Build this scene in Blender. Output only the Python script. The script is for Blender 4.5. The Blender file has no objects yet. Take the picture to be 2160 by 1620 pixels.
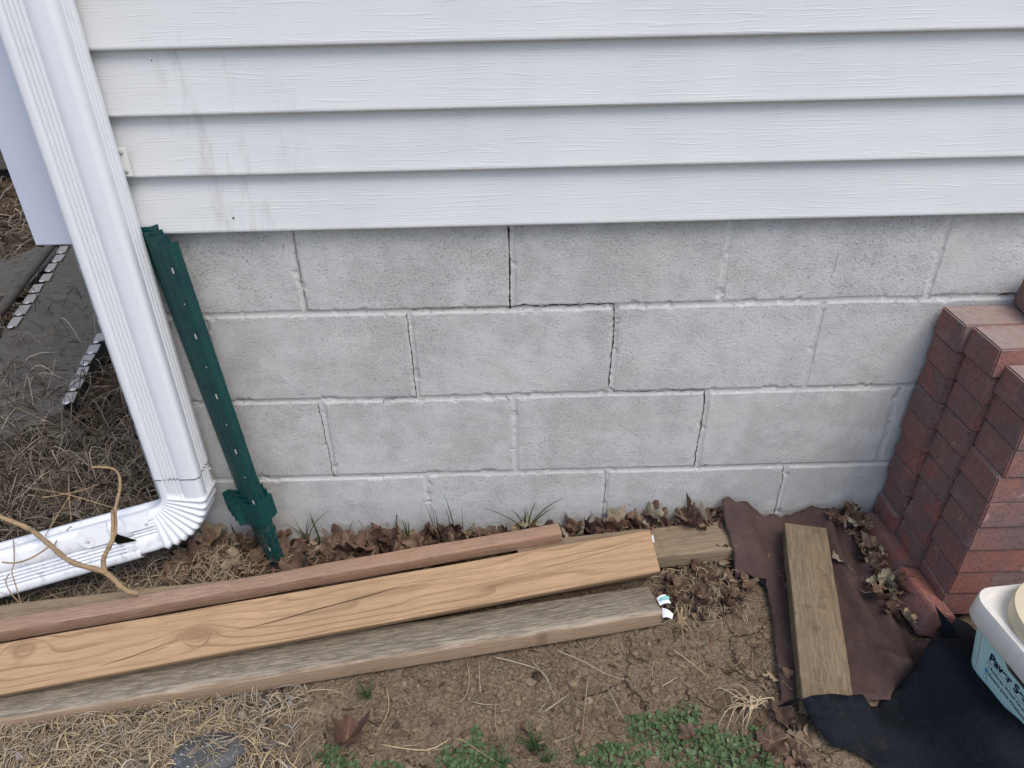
import bpy, bmesh, math, random
import numpy as np
from mathutils import Vector, Matrix, noise as mnoise
from mathutils.geometry import delaunay_2d_cdt
random.seed(7); RNG = np.random.default_rng(7)
C = bpy.context.scene.collection
sc = bpy.context.scene
PI = math.pi

# ------------------------------------------------------------------ camera
CAM = Vector((-.009, -1.319, 1.230))
CR = Vector((.99973, -.0149, -.0200)); CF = Vector((.00265, .8529, -.5220))
pa, pb, pc = 0.549131139, 0.00310427, -0.02302997
CF = Vector((math.sin(pb)*math.cos(pa), math.cos(pb)*math.cos(pa), -math.sin(pa)))
_r = Vector((math.cos(pb), -math.sin(pb), 0)); _u = _r.cross(CF)
CR = _r*math.cos(pc) + _u*math.sin(pc); CU = -_r*math.sin(pc) + _u*math.cos(pc)
cd = bpy.data.cameras.new('camera'); cam = bpy.data.objects.new('camera', cd); C.objects.link(cam)
m = Matrix.Identity(4)
for i in range(3):
    m[i][0] = CR[i]; m[i][1] = CU[i]; m[i][2] = -CF[i]; m[i][3] = CAM[i]
cam.matrix_world = m
cd.sensor_width = 36; cd.lens = 26.0877; cd.clip_start = .01; cd.clip_end = 500
sc.camera = cam
FPX = 1565.26
def ray(px, py): return CR*((px-1080)/FPX) - CU*((py-810)/FPX) + CF
def at(px, py, z=0.0):                       # point of the scene at height z
    d = ray(px, py); t = (z-CAM.z)/d.z; return CAM + d*t
def aty(px, py, y=0.0):                      # point at distance y from the wall
    d = ray(px, py); t = (y-CAM.y)/d.y; return CAM + d*t

# ------------------------------------------------------------------ light
SUN_EL, SUN_AZ = math.radians(60), math.radians(35)    # azimuth measured from -y towards +x
w = bpy.data.worlds.new('World'); sc.world = w; w.use_nodes = True
nt = w.node_tree; bg = nt.nodes['Background']
sky = nt.nodes.new('ShaderNodeTexSky'); sky.sky_type = 'NISHITA'; sky.sun_disc = False
sky.sun_elevation = SUN_EL; sky.sun_rotation = math.radians(180) - SUN_AZ; sky.air_density = 1.0; sky.dust_density = 2.5; sky.ozone_density = 1.0
nt.links.new(sky.outputs[0], bg.inputs[0]); bg.inputs[1].default_value = .125
sd = bpy.data.lights.new('sun', 'SUN'); sd.energy = 1.0; sd.angle = math.radians(32); sd.color = (1, .955, .875)
sun = bpy.data.objects.new('sun', sd); C.objects.link(sun)
sv = Vector((math.sin(SUN_AZ)*math.cos(SUN_EL), -math.cos(SUN_AZ)*math.cos(SUN_EL), math.sin(SUN_EL)))
sun.rotation_euler = sv.to_track_quat('Z', 'Y').to_euler(); sun.location = (2, -3, 4)
sc.view_settings.view_transform = 'Standard'; sc.view_settings.look = 'None'
sc.view_settings.exposure = .84; sc.view_settings.gamma = 1.0
sc.cycles.use_denoising = True

# ------------------------------------------------------------------ material helpers
class M:
    def __init__(s, name, rough=.7, spec=.3, color=None):
        s.m = bpy.data.materials.new(name); s.m.use_nodes = True
        s.t = s.m.node_tree; s.b = s.t.nodes['Principled BSDF']
        s.b.inputs['Roughness'].default_value = rough
        s.b.inputs['Specular IOR Level'].default_value = spec
        s.tc = s.t.nodes.new('ShaderNodeTexCoord')
        if color: s.b.inputs['Base Color'].default_value = (*color, 1)
    def L(s, a, b):
        if isinstance(a, (int, float)): b.default_value = a
        elif isinstance(a, tuple):
            b.default_value = (*a, 1) if len(b.default_value) == 4 and len(a) == 3 else a
        else: s.t.links.new(a, b)
    def math(s, op, a, b=0.0, c=None):
        n = s.t.nodes.new('ShaderNodeMath'); n.operation = op; s.L(a, n.inputs[0]); s.L(b, n.inputs[1])
        if c is not None: s.L(c, n.inputs[2])
        return n.outputs[0]
    def sep(s, v):
        n = s.t.nodes.new('ShaderNodeSeparateXYZ'); s.L(v, n.inputs[0]); return n.outputs
    def comb(s, x, y, z):
        n = s.t.nodes.new('ShaderNodeCombineXYZ'); s.L(x, n.inputs[0]); s.L(y, n.inputs[1]); s.L(z, n.inputs[2]); return n.outputs[0]
    def scale(s, v, k):
        n = s.t.nodes.new('ShaderNodeVectorMath'); n.operation = 'MULTIPLY'; s.L(v, n.inputs[0]); n.inputs[1].default_value = k; return n.outputs[0]
    def vadd(s, a, b):
        n = s.t.nodes.new('ShaderNodeVectorMath'); n.operation = 'ADD'; s.L(a, n.inputs[0]); s.L(b, n.inputs[1]); return n.outputs[0]
    def noise(s, v, sc_, det=3, rough=.55, dist=0, col=False):
        n = s.t.nodes.new('ShaderNodeTexNoise'); s.L(v, n.inputs['Vector']); n.inputs['Scale'].default_value = sc_
        n.inputs['Detail'].default_value = det; n.inputs['Roughness'].default_value = rough; n.inputs['Distortion'].default_value = dist
        return n.outputs['Color' if col else 'Fac']
    def vor(s, v, sc_, feat='F1', out='Distance'):
        n = s.t.nodes.new('ShaderNodeTexVoronoi'); n.feature = feat; s.L(v, n.inputs['Vector']); n.inputs['Scale'].default_value = sc_
        return n.outputs[out]
    def ramp(s, f, a, b, ca=0.0, cb=1.0):
        n = s.t.nodes.new('ShaderNodeMapRange'); n.clamp = True; n.interpolation_type = 'SMOOTHSTEP'
        s.L(f, n.inputs[0]); n.inputs[1].default_value = a; n.inputs[2].default_value = b; n.inputs[3].default_value = ca; n.inputs[4].default_value = cb
        return n.outputs[0]
    def mix(s, f, a, b, mode='MIX'):
        n = s.t.nodes.new('ShaderNodeMix'); n.data_type = 'RGBA'; n.blend_type = mode
        s.L(f, n.inputs[0]); s.L(a, n.inputs[6]); s.L(b, n.inputs[7]); return n.outputs[2]
    def bump(s, h, dist=.002, strength=1.0, prev=None):
        n = s.t.nodes.new('ShaderNodeBump'); n.inputs['Distance'].default_value = dist; n.inputs['Strength'].default_value = strength
        s.L(h, n.inputs['Height'])
        if prev is not None: s.L(prev, n.inputs['Normal'])
        return n.outputs[0]
    def out(s, col=None, nrm=None, rough=None):
        if col is not None: s.L(col, s.b.inputs['Base Color'])
        if nrm is not None: s.L(nrm, s.b.inputs['Normal'])
        if rough is not None: s.L(rough, s.b.inputs['Roughness'])
        return s.m
    @property
    def obj(s): return s.tc.outputs['Object']
    def rnd(s):
        n = s.t.nodes.new('ShaderNodeObjectInfo'); return n.outputs['Random']
    def attr(s, name, out='Fac'):
        n = s.t.nodes.new('ShaderNodeAttribute'); n.attribute_name = name; return n.outputs[out]
    def geo(s, out='Position'):
        n = s.t.nodes.new('ShaderNodeNewGeometry'); return n.outputs[out]

def mat_block():
    k = M('painted_block', .85, .2); P = k.obj
    big = k.noise(P, 3.2, 4, .6); mid = k.noise(P, 16, 4, .65); fine = k.noise(P, 300, 3, .7); grit = k.noise(k.scale(P, (1.25, 1, .8)), 270, 2, .6)
    pits = k.ramp(k.noise(P, 260, 3, .7), .30, .40, 1, 0)
    raw = k.ramp(k.math('ADD', k.math('MULTIPLY', mid, .45), k.math('MULTIPLY', big, .65)), .44, .66)
    on = k.attr('face')                                     # 1 on block faces, 0 in the painted joints
    c = k.mix(raw, (.57, .568, .555), (.46, .458, .44))
    c = k.mix(k.math('MULTIPLY', on, 1.0), (.505, .502, .488), c)
    speck = k.math('MULTIPLY', k.ramp(grit, .47, .63), k.math('MULTIPLY', on, k.ramp(raw, 0, 1, .35, .95)))
    c = k.mix(k.math('MULTIPLY', speck, .42), c, (.24, .245, .25))
    c = k.mix(k.math('MULTIPLY', pits, .6), c, (.12, .115, .11))
    yl = k.ramp(k.noise(k.scale(P, (1, 1, 1.6)), 5, 2), .52, .72)
    c = k.mix(k.math('MULTIPLY', yl, .22), c, (.55, .51, .43))
    sp = k.sep(P)
    base = k.math('MULTIPLY', k.ramp(k.math('ADD', sp[2], k.math('MULTIPLY', mid, .05)), .03, .10, 1, 0), k.ramp(k.noise(P, 40, 3), .45, .6))
    c = k.mix(k.math('MULTIPLY', base, .65), c, (.2, .17, .13))
    h = k.math('ADD', k.math('MULTIPLY', fine, k.ramp(on, 0, 1, .3, 1)), k.math('MULTIPLY', pits, -.5))
    n = k.bump(h, .0022, .9)
    return k.out(c, n)

def mat_siding():
    k = M('white_vinyl', .42, .4); P = k.obj
    q = k.scale(P, (2.3, 20, 30))
    wv = k.noise(q, 1.5, 2, .5)
    sp = k.sep(P)
    ph = k.math('ADD', k.math('MULTIPLY', sp[2], 1050), k.math('MULTIPLY', wv, 30))
    g = k.math('SINE', ph); g = k.ramp(g, .55, 1)
    gate = k.ramp(k.noise(k.scale(P, (9, 9, 55)), 1.6, 3, .6), .42, .60)
    fine = k.noise(k.scale(P, (14, 100, 330)), 1, 3, .6)
    h = k.math('ADD', k.math('MULTIPLY', g, gate), k.math('MULTIPLY', fine, .5))
    n = k.bump(h, .00045, .55)
    n = k.bump(k.noise(k.scale(P, (3, 3, 14)), 1, 2), .004, .25, n)
    c = k.mix(k.ramp(k.noise(P, 5, 3), .4, .7), (.615, .628, .628), (.58, .594, .596))
    # dirty drips near the downspout
    st = k.math('MULTIPLY', k.ramp(k.noise(k.scale(P, (24, 24, 4)), 1, 5, .7), .53, .68), k.math('MULTIPLY', k.ramp(sp[0], -.62, -.52), k.ramp(sp[0], -.46, -.30, 1, 0)))
    c = k.mix(k.math('MULTIPLY', st, .34), c, (.36, .35, .35))
    return k.out(c, n)

def mat_white(name, c1=(.78, .79, .80), rough=.38, dirt=.15):
    k = M(name, rough, .5); P = k.obj
    d = k.math('MULTIPLY', k.ramp(k.noise(P, 28, 5, .7), .56, .74), dirt)
    c = k.mix(d, c1, (.36, .33, .28))
    gp = k.sep(k.geo()); md = k.math('MULTIPLY', k.ramp(k.noise(P, 55, 5, .75), .50, .66), k.ramp(gp[2], .06, .24, 1, 0))
    c = k.mix(k.math('MULTIPLY', md, min(1, dirt*3.2)), c, (.20, .155, .11))
    c = k.mix(k.math('MULTIPLY', k.ramp(k.noise(k.scale(P, (60, 60, 7)), 1, 4, .7), .58, .74), dirt), c, (.45, .43, .39))
    n = k.bump(k.noise(P, 22, 2), .0012, .4)
    return k.out(c, n)

def mat_wood(name, light, dark, pith=(.02, -.16), freq=520, wav=.012, knots=(), grey=None, greyamt=0, face=None, bumpd=.0009, rough=.75, dirt=.25):
    k = M(name, rough, .25); P = k.obj; sp = k.sep(P)
    lf = k.noise(k.scale(P, (1.7, 7, 7)), 1, 3, .5)
    y = k.math('SUBTRACT', sp[1], pith[0]); z = k.math('SUBTRACT', sp[2], pith[1])
    r = k.math('SQRT', k.math('ADD', k.math('MULTIPLY', y, y), k.math('MULTIPLY', z, z)))
    r = k.math('ADD', r, k.math('MULTIPLY', lf, wav*6))
    kn = None
    for (kx, ky, sx, sy, A) in knots:
        dx = k.math('DIVIDE', k.math('SUBTRACT', sp[0], kx), sx); dy = k.math('DIVIDE', k.math('SUBTRACT', sp[1], ky), sy)
        e = k.math('EXPONENT', k.math('MULTIPLY', k.math('ADD', k.math('MULTIPLY', dx, dx), k.math('MULTIPLY', dy, dy)), -1.0))
        r = k.math('ADD', r, k.math('MULTIPLY', e, A))
        kn = e if kn is None else k.math('MAXIMUM', kn, e)
    f = k.math('FRACT', k.math('MULTIPLY', r, freq/6.283))
    late = k.ramp(f, .60, .95); late = k.math('MULTIPLY', late, k.ramp(f, .93, 1.0, 1, .0))
    fibre = k.noise(k.scale(P, (14, 330, 330)), 1, 4, .7)
    var = k.ramp(k.noise(k.scale(P, (5, 24, 24)), 1, 3), .35, .7)
    c = k.mix(k.math('MULTIPLY', late, k.ramp(k.noise(k.scale(P, (2.5, 30, 30)), 1, 3), .35, .65, .3, .95)), light, dark)
    c = k.mix(k.math('MULTIPLY', k.ramp(fibre, .42, .66), .42), c, dark)
    c = k.mix(k.math('MULTIPLY', k.ramp(k.noise(k.scale(P, (7, 60, 60)), 1, 5, .75), .56, .70), .4), c, tuple(min(1, a*1.45) for a in light))
    c = k.mix(k.math('MULTIPLY', k.ramp(k.noise(k.scale(P, (4, 9, 9)), 1, 3, .6), .48, .70), .35), c, tuple(a*.62 for a in light))
    c = k.mix(k.math('MULTIPLY', var, .25), c, tuple(a*.72 for a in light))
    if kn is not None:
        c = k.mix(k.ramp(kn, .5, .97, 0, .45), c, tuple(a*.75 for a in dark))
    if grey is not None:
        if face is None: gm = k.math('MULTIPLY', k.ramp(k.noise(k.scale(P, (3, 22, 22)), 1, 4, .6), .5-.45*greyamt, .75-.45*greyamt), greyamt)
        else:
            nz = k.sep(k.tc.outputs['Normal'])
            gm = k.ramp(k.math('ADD', nz[2], k.math('MULTIPLY', k.math('SUBTRACT', k.noise(k.scale(P, (6, 40, 40)), 1, 4), .5), .9)), .55, .95, 0, face)
        g2 = k.mix(k.ramp(k.noise(k.scale(P, (22, 260, 260)), 1, 5, .8), .44, .60), grey, tuple(min(1, a*2.1) for a in grey))
        c = k.mix(gm, c, g2)
        if face is not None:
            wr = k.math('MULTIPLY', k.ramp(k.math('ADD', sp[1], k.math('MULTIPLY', lf, .016)), -.018, -.030), k.math('MULTIPLY', k.ramp(sp[2], .028, .034), k.ramp(k.noise(k.scale(P, (10, 90, 90)), 1, 4, .7), .40, .62)))
            c = k.mix(k.math('MULTIPLY', wr, .7), c, (.42, .35, .27))
    dd = k.math('MULTIPLY', k.ramp(k.noise(P, 34, 5, .7), .52, .72), dirt)
    c = k.mix(dd, c, tuple(a*.42 for a in dark))
    h = k.math('ADD', k.math('MULTIPLY', fibre, .6), k.math('MULTIPLY', late, -.5))
    return k.out(c, k.bump(h, bumpd, .8))

def mat_paver():
    k = M('paver_clay', .88, .2); P = k.obj; W = k.vadd(k.geo(), k.comb(k.math('MULTIPLY', k.rnd(), 37.0), 0.0, 0.0))
    a = k.ramp(k.noise(W, 9, 3, .6), .38, .62)
    b = k.ramp(k.noise(W, 21, 4, .6), .5, .7)
    r = k.rnd()
    red = k.mix(r, (.31, .122, .097), (.23, .125, .108))
    c = k.mix(k.math('MULTIPLY', a, .8), red, (.16, .12, .118))
    c = k.mix(k.math('MULTIPLY', b, .45), c, (.20, .13, .12))
    c = k.mix(k.math('MULTIPLY', k.ramp(k.noise(W, 170, 4, .75), .48, .62), .55), c, (.08, .055, .052))
    sc1 = k.ramp(k.noise(k.scale(W, (30, 60, 9)), 1, 2, .5, 1.2), .69, .73)
    c = k.mix(k.math('MULTIPLY', sc1, .5), c, (.42, .36, .34))
    c = k.mix(k.math('MULTIPLY', k.ramp(k.noise(W, 13, 5, .75), .54, .66), .45), c, (.26, .205, .19))
    c = k.mix(k.math('MULTIPLY', k.ramp(k.noise(W, 17, 3, .6), .60, .72), .5), c, (.30, .085, .06))
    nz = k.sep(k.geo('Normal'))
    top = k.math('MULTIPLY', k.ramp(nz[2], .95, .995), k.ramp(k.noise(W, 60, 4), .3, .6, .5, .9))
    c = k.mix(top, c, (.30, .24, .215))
    h = k.noise(W, 420, 3, .7)
    return k.out(c, k.bump(h, .0012, .7))

def mat_soil():
    k = M('soil', .97, .1); P = k.obj
    a = k.noise(P, 7, 5, .6); b = k.noise(P, 38, 5, .75); f = k.noise(P, 170, 4, .8)
    c = k.mix(k.ramp(a, .35, .65), (.175, .132, .090), (.25, .19, .132))
    c = k.mix(k.math('MULTIPLY', k.ramp(b, .38, .66), .6), c, (.135, .098, .066))
    c = k.mix(k.math('MULTIPLY', k.ramp(f, .50, .62), .55), c, (.33, .255, .175))
    c = k.mix(k.math('MULTIPLY', k.ramp(f, .38, .47, 1, 0), .8), c, (.06, .042, .03))
    wob = k.vadd(P, k.scale(k.noise(P, 30, 3, .6, col=True), (.03, .03, .03)))
    e = k.vor(wob, 9, 'DISTANCE_TO_EDGE'); gate = k.ramp(k.noise(P, 6, 2), .50, .60)
    ck = k.math('MULTIPLY', k.ramp(e, .006, .018, 1, 0), gate)
    c = k.mix(k.math('MULTIPLY', ck, .8), c, (.035, .024, .016))
    h = k.math('ADD', k.math('ADD', k.math('MULTIPLY', b, .9), k.math('MULTIPLY', f, .45)), k.math('MULTIPLY', ck, -.9))
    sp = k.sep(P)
    mulch_shade = k.math('MULTIPLY', k.ramp(sp[0], -.83, -.92), k.ramp(sp[1], -.02, .12))  # dark mulch past the house corner, shade of the gaps there painted in
    litter_shade = k.math('MAXIMUM', mulch_shade, k.math('MULTIPLY', k.ramp(k.math('ADD', sp[1], k.math('MULTIPLY', b, .10)), -.12, -.03), k.ramp(sp[1], .5, .1)))
    c = k.mix(k.math('MULTIPLY', litter_shade, .85), c, k.mix(k.ramp(b, .4, .65), (.035, .024, .017), (.10, .07, .048)))
    return k.out(c, k.bump(h, .012, 1.0))

def mat_var(name, cols, rough=.8, spec=.2, vein=False, bumpy=0, two=True):
    """colour varies from object to object / strand to strand via attribute or object random"""
    k = M(name, rough, spec)
    r = k.attr('rv') if vein == 'strand' else k.rnd()
    n = k.t.nodes.new('ShaderNodeValToRGB'); el = n.color_ramp.elements
    while len(el) < len(cols): el.new(.5)
    for i, cc in enumerate(cols):
        el[i].position = i/(len(cols)-1); el[i].color = (*cc, 1)
    k.L(r, n.inputs[0]); c = n.outputs[0]
    P = k.obj
    if vein is True:
        c = k.mix(k.math('MULTIPLY', k.ramp(k.noise(P, 90, 4, .65), .42, .68), .45), c, (.06, .035, .022))
        v = k.attr('vein'); c = k.mix(k.math('MULTIPLY', v, .45), c, (.33, .24, .15))
        return k.out(c, k.bump(k.math('ADD', k.noise(P, 140, 3), v), .0015, .7))
    c = k.mix(k.math('MULTIPLY', k.noise(k.geo(), 60, 3), .3), c, tuple(a*.4 for a in cols[0]))
    if bumpy: return k.out(c, k.bump(k.noise(P, bumpy, 3), .002, .6))
    return k.out(c)

def mat_fabric(name, c1, c2, lint=.5, rough=.85, spec=.2):
    k = M(name, rough, spec); P = k.obj
    c = k.mix(k.ramp(k.noise(P, 14, 5, .65), .35, .7), c1, c2)
    l = k.math('MULTIPLY', k.ramp(k.noise(P, 210, 3, .8), .66, .71), k.ramp(k.noise(P, 11, 3), .50, .62))
    c = k.mix(k.math('MULTIPLY', l, lint), c, (.42, .38, .34))
    d = k.ramp(k.noise(P, 24, 4, .7), .56, .72)
    c = k.mix(k.math('MULTIPLY', d, .25*lint), c, (.16, .12, .09))
    wvn = k.noise(P, 620, 2, .6)
    n = k.bump(wvn, .0007, .6); n = k.bump(k.noise(P, 30, 4, .6, 1.2), .007, .5, n)
    return k.out(c, n)

MAT = {}
MAT['block'] = mat_block(); MAT['siding'] = mat_siding()
MAT['trim'] = mat_white('white_trim', (.52, .56, .66), .45, .05)
MAT['alu'] = mat_white('white_aluminium', (.74, .76, .79), .33, .14)
MAT['alu2'] = mat_white('white_bracket', (.66, .66, .64), .4, .2)
MAT['dark'] = M('dark_gap', 1, 0, (.008, .007, .006)).m
MAT['crack'] = M('crack_dark', 1, 0, (.022, .017, .013)).m
MAT['crackb'] = M('crack_brown', 1, 0, (.14, .09, .06)).m
MAT['rust'] = M('rust', .9, .1, (.075, .035, .02)).m
MAT['steel'] = M('screw_steel', .35, .6, (.5, .5, .5)).m
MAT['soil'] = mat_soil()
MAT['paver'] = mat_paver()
MAT['tan'] = mat_wood('fresh_timber', (.395, .26, .150), (.20, .115, .06), (.065, -.05), 950, .0065,
                      knots=((-.925, -.002, .020, .012, .034), (-.925, -.002, .08, .026, .012), (-1.23, .03, .04, .02, .014), (-.56, .012, .15, .014, .011), (-.30, -.01, .20, .012, .007)), dirt=.10)
MAT['red'] = mat_wood('reddish_board', (.36, .225, .15), (.20, .11, .07), (.05, -.02), 2200, .004, grey=(.20, .15, .12), greyamt=.4, dirt=.25)
MAT['grey'] = mat_wood('weathered_board', (.29, .205, .135), (.16, .10, .065), (.01, -.05), 1500, .004,
                       knots=((-.34, -.030, .030, .016, .02), (-.25, -.044, .02, .014, .014)), grey=(.145, .128, .10), face=.95, dirt=.25, bumpd=.0016)
MAT['old'] = mat_wood('old_plank', (.27, .20, .13), (.15, .10, .065), (.02, -.06), 900, .005, grey=(.13, .10, .07), greyamt=.5, dirt=.3, bumpd=.0012)
MAT['post'] = mat_wood('old_post', (.205, .145, .088), (.095, .065, .04), (.01, -.06), 900, .006,
                       knots=((-.06, -.012, .022, .014, .02), (-.05, .040, .02, .010, .012)), grey=(.125, .10, .066), greyamt=.55, dirt=.55, bumpd=.0012)
MAT['greyply'] = mat_wood('grey_plywood', (.105, .09, .074), (.06, .05, .038), (0, -1), 260, .03, grey=(.075, .07, .06), greyamt=.6, dirt=.75)
def mat_green():
    k = M('green_paint', .36, .5); P = k.obj
    c = k.mix(k.ramp(k.noise(P, 30, 4, .6), .4, .7), (.004, .050, .044), (.003, .034, .042))
    ch = k.ramp(k.noise(P, 260, 3, .7), .71, .74); sp = k.sep(k.geo())
    c = k.mix(k.math('MULTIPLY', ch, .8), c, (.32, .36, .33))
    mud = k.math('MULTIPLY', k.ramp(k.noise(P, 60, 5, .7), .48, .62), k.ramp(sp[2], .05, .16, .75, 0))
    c = k.mix(mud, c, (.15, .11, .08))
    return k.out(c, k.bump(k.noise(P, 120, 3), .0006, .4))
MAT['green'] = mat_green()
MAT['leaf'] = mat_var('dry_leaf', [(.085, .045, .034), (.155, .095, .068), (.10, .048, .036), (.22, .15, .10), (.11, .066, .050), (.06, .032, .025), (.16, .105, .075)], .75, .25, True)
MAT['tanleaf'] = mat_var('tan_leaf', [(.33, .25, .15), (.26, .20, .13), (.30, .27, .20)], .75, .25, True)
MAT['straw'] = mat_var('straw', [(.20, .155, .11), (.50, .40, .27), (.38, .31, .21), (.55, .42, .24), (.28, .235, .19), (.50, .44, .35)], .8, .2, 'strand')
MAT['greystraw'] = mat_var('grey_straw', [(.09, .07, .05), (.26, .215, .16), (.15, .115, .08), (.42, .36, .28), (.06, .045, .032), (.12, .09, .065)], .8, .2, 'strand')
MAT['grass'] = mat_var('green_grass', [(.035, .075, .022), (.07, .125, .04), (.05, .095, .045), (.17, .19, .08)], .55, .4, 'strand')
MAT['weed'] = mat_var('weed_leaf', [(.04, .075, .025), (.07, .115, .040), (.11, .165, .075), (.055, .095, .035)], .6, .3, 'strand')
MAT['crumb'] = mat_var('soil_crumbs', [(.19, .14, .095), (.11, .078, .052), (.24, .18, .12), (.155, .115, .078)], .95, .1, 'strand')
MAT['twig'] = mat_wood('dead_twig', (.47, .31, .14), (.20, .13, .08), (0, -.5), 300, .02, grey=(.12, .095, .075), greyamt=.5, dirt=.4, bumpd=.001)
MAT['root'] = M('pale_root', .8, .2, (.50, .40, .27)).m
MAT['brownfab'] = mat_fabric('brown_landscape_fabric', (.060, .038, .035), (.085, .054, .048), .8)
MAT['blackfab'] = mat_fabric('black_landscape_fabric', (.005, .007, .010), (.009, .011, .016), .30, .75, .15)
def mat_rock():
    k = M('grey_rock', .7, .3); P = k.obj
    c = k.mix(k.ramp(k.noise(P, 40, 4), .4, .65), (.055, .058, .060), (.095, .10, .105))
    c = k.mix(k.ramp(k.noise(P, 170, 2, .6), .64, .70), c, (.55, .56, .56))
    return k.out(c, k.bump(k.noise(P, 90, 4), .004, .8))
MAT['rock'] = mat_rock()
MAT['pail'] = mat_white('pail_plastic', (.74, .71, .65), .4, .35)
MAT['lid'] = mat_white('tan_lid', (.62, .54, .38), .4, .25)
MAT['lidtop'] = mat_white('pale_lid', (.80, .74, .58), .4, .2)
MAT['label'] = M('teal_label', .4, .4, (.50, .74, .71)).m
MAT['ink'] = M('navy_ink', .5, .3, (.012, .018, .05)).m
MAT['ink2'] = M('teal_ink', .5, .3, (.16, .33, .34)).m
MAT['gold'] = M('gold_ink', .5, .3, (.20, .17, .08)).m
MAT['blue'] = M('blue_ink', .5, .3, (.09, .30, .55)).m
MAT['paper'] = M('white_paper', .7, .2, (.74, .76, .80)).m
MAT['teal'] = M('teal_print', .6, .2, (.22, .62, .58)).m
MAT['nail'] = M('strip_white', .6, .3, (.30, .29, .27)).m
MAT['holelight'] = M('hole_light', .8, .2, (.33, .34, .32)).m
MAT['slate'] = M('dark_mesh', .8, .2, (.03, .03, .03)).m

# ------------------------------------------------------------------ object helpers
def obj(name, verts, faces, mat, parent=None, smooth=False):
    me = bpy.data.meshes.new(name); me.from_pydata([tuple(v) for v in verts], [], [tuple(f) for f in faces])
    me.materials.append(mat if not isinstance(mat, str) else MAT[mat]); me.update()
    if smooth: me.polygons.foreach_set('use_smooth', [True]*len(me.polygons))
    o = bpy.data.objects.new(name, me); C.objects.link(o)
    if parent is not None: o.parent = parent
    return o
def tag(o, label, cat, group=None):
    o['label'] = label; o['category'] = cat
    if group: o['group'] = group
    return o
def thing(name, label, cat, loc=(0, 0, 0), group=None):
    o = bpy.data.objects.new(name, None); C.objects.link(o); o.location = loc; o.empty_display_size = .05
    return tag(o, label, cat, group)
def grid_mesh(name, X, Y, Z, mat, parent=None, smooth=True, attrs=None):
    nr, nc = X.shape
    me = bpy.data.meshes.new(name); n = nr*nc
    co = np.stack([X, Y, Z], -1).reshape(-1, 3)
    me.vertices.add(n); me.vertices.foreach_set('co', co.ravel().astype(np.float32))
    i = (np.arange(nr-1)[:, None]*nc + np.arange(nc-1)[None]).ravel()
    q = np.stack([i, i+1, i+nc+1, i+nc], -1).astype(np.int32); nq = len(q)
    me.loops.add(nq*4); me.loops.foreach_set('vertex_index', q.ravel())
    me.polygons.add(nq); me.polygons.foreach_set('loop_start', np.arange(0, nq*4, 4, dtype=np.int32))
    me.update(calc_edges=True)
    if smooth: me.polygons.foreach_set('use_smooth', np.ones(nq, bool))
    me.materials.append(MAT[mat])
    for k, v in (attrs or {}).items():
        a = me.attributes.new(k, 'FLOAT', 'POINT'); a.data.foreach_set('value', v.ravel().astype(np.float32))
    o = bpy.data.objects.new(name, me); C.objects.link(o)
    if parent is not None: o.parent = parent
    return o
_perm = RNG.random((256, 256))
def vnoise(x, y):
    xi = np.floor(x).astype(int); yi = np.floor(y).astype(int); fx = x-xi; fy = y-yi
    fx = fx*fx*(3-2*fx); fy = fy*fy*(3-2*fy)
    g = lambda a, b: _perm[a & 255, b & 255]
    return (g(xi, yi)*(1-fx)+g(xi+1, yi)*fx)*(1-fy) + (g(xi, yi+1)*(1-fx)+g(xi+1, yi+1)*fx)*fy
def fbm(x, y, o=4, g=.5):
    s = 0; a = 1; t = 0
    for i in range(o):
        s = s + a*vnoise(x*2**i+17.3*i, y*2**i+5.1*i); t += a; a *= g
    return s/t
def sstep(a, b, x): t = np.clip((x-a)/(b-a), 0, 1); return t*t*(3-2*t)

def chamfer_box(sx, sy, sz, ch=.002, taper=0.0, jit=0.0):
    """box centred on x,y with base at z=0; chamfered edges"""
    bm = bmesh.new(); bmesh.ops.create_cube(bm, size=1)
    for v in bm.verts:
        lo = v.co.z < 0
        v.co.x *= sx + (taper if lo else 0); v.co.y *= sy + (taper if lo else 0); v.co.z = (v.co.z+.5)*sz
        if jit: v.co += Vector((random.uniform(-jit, jit), random.uniform(-jit, jit), random.uniform(-jit, jit)*.5))
    bmesh.ops.bevel(bm, geom=bm.edges[:], offset=ch, segments=2, affect='EDGES')
    me = bpy.data.meshes.new('box'); bm.to_mesh(me); bm.free(); return me
def mobj(name, me, mat, parent=None, smooth=False):
    me.name = name; me.materials.clear(); me.materials.append(MAT[mat])
    if smooth: me.polygons.foreach_set('use_smooth', [True]*len(me.polygons))
    o = bpy.data.objects.new(name, me); C.objects.link(o)
    if parent is not None: o.parent = parent
    return o
def tube_geo(pts, rad, n=6, vs=None, fs=None):
    vs = [] if vs is None else vs; fs = [] if fs is None else fs
    base = len(vs); K = len(pts)
    up = Vector((0, 0, 1))
    for i, p in enumerate(pts):
        p = Vector(p); a = Vector(pts[max(i-1, 0)]); b = Vector(pts[min(i+1, K-1)]); d = (b-a).normalized()
        s = d.cross(up); s = s.normalized() if s.length > .05 else Vector((1, 0, 0)); t = s.cross(d)
        r = rad[i] if hasattr(rad, '__len__') else rad
        for j in range(n):
            an = 2*PI*j/n; vs.append(p + (s*math.cos(an) + t*math.sin(an))*r)
    for i in range(K-1):
        for j in range(n):
            a = base+i*n+j; b = base+i*n+(j+1) % n; fs.append((a, b, b+n, a+n))
    fs.append(tuple(base+j for j in range(n))[::-1]); fs.append(tuple(base+(K-1)*n+j for j in range(n)))
    return vs, fs
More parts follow.
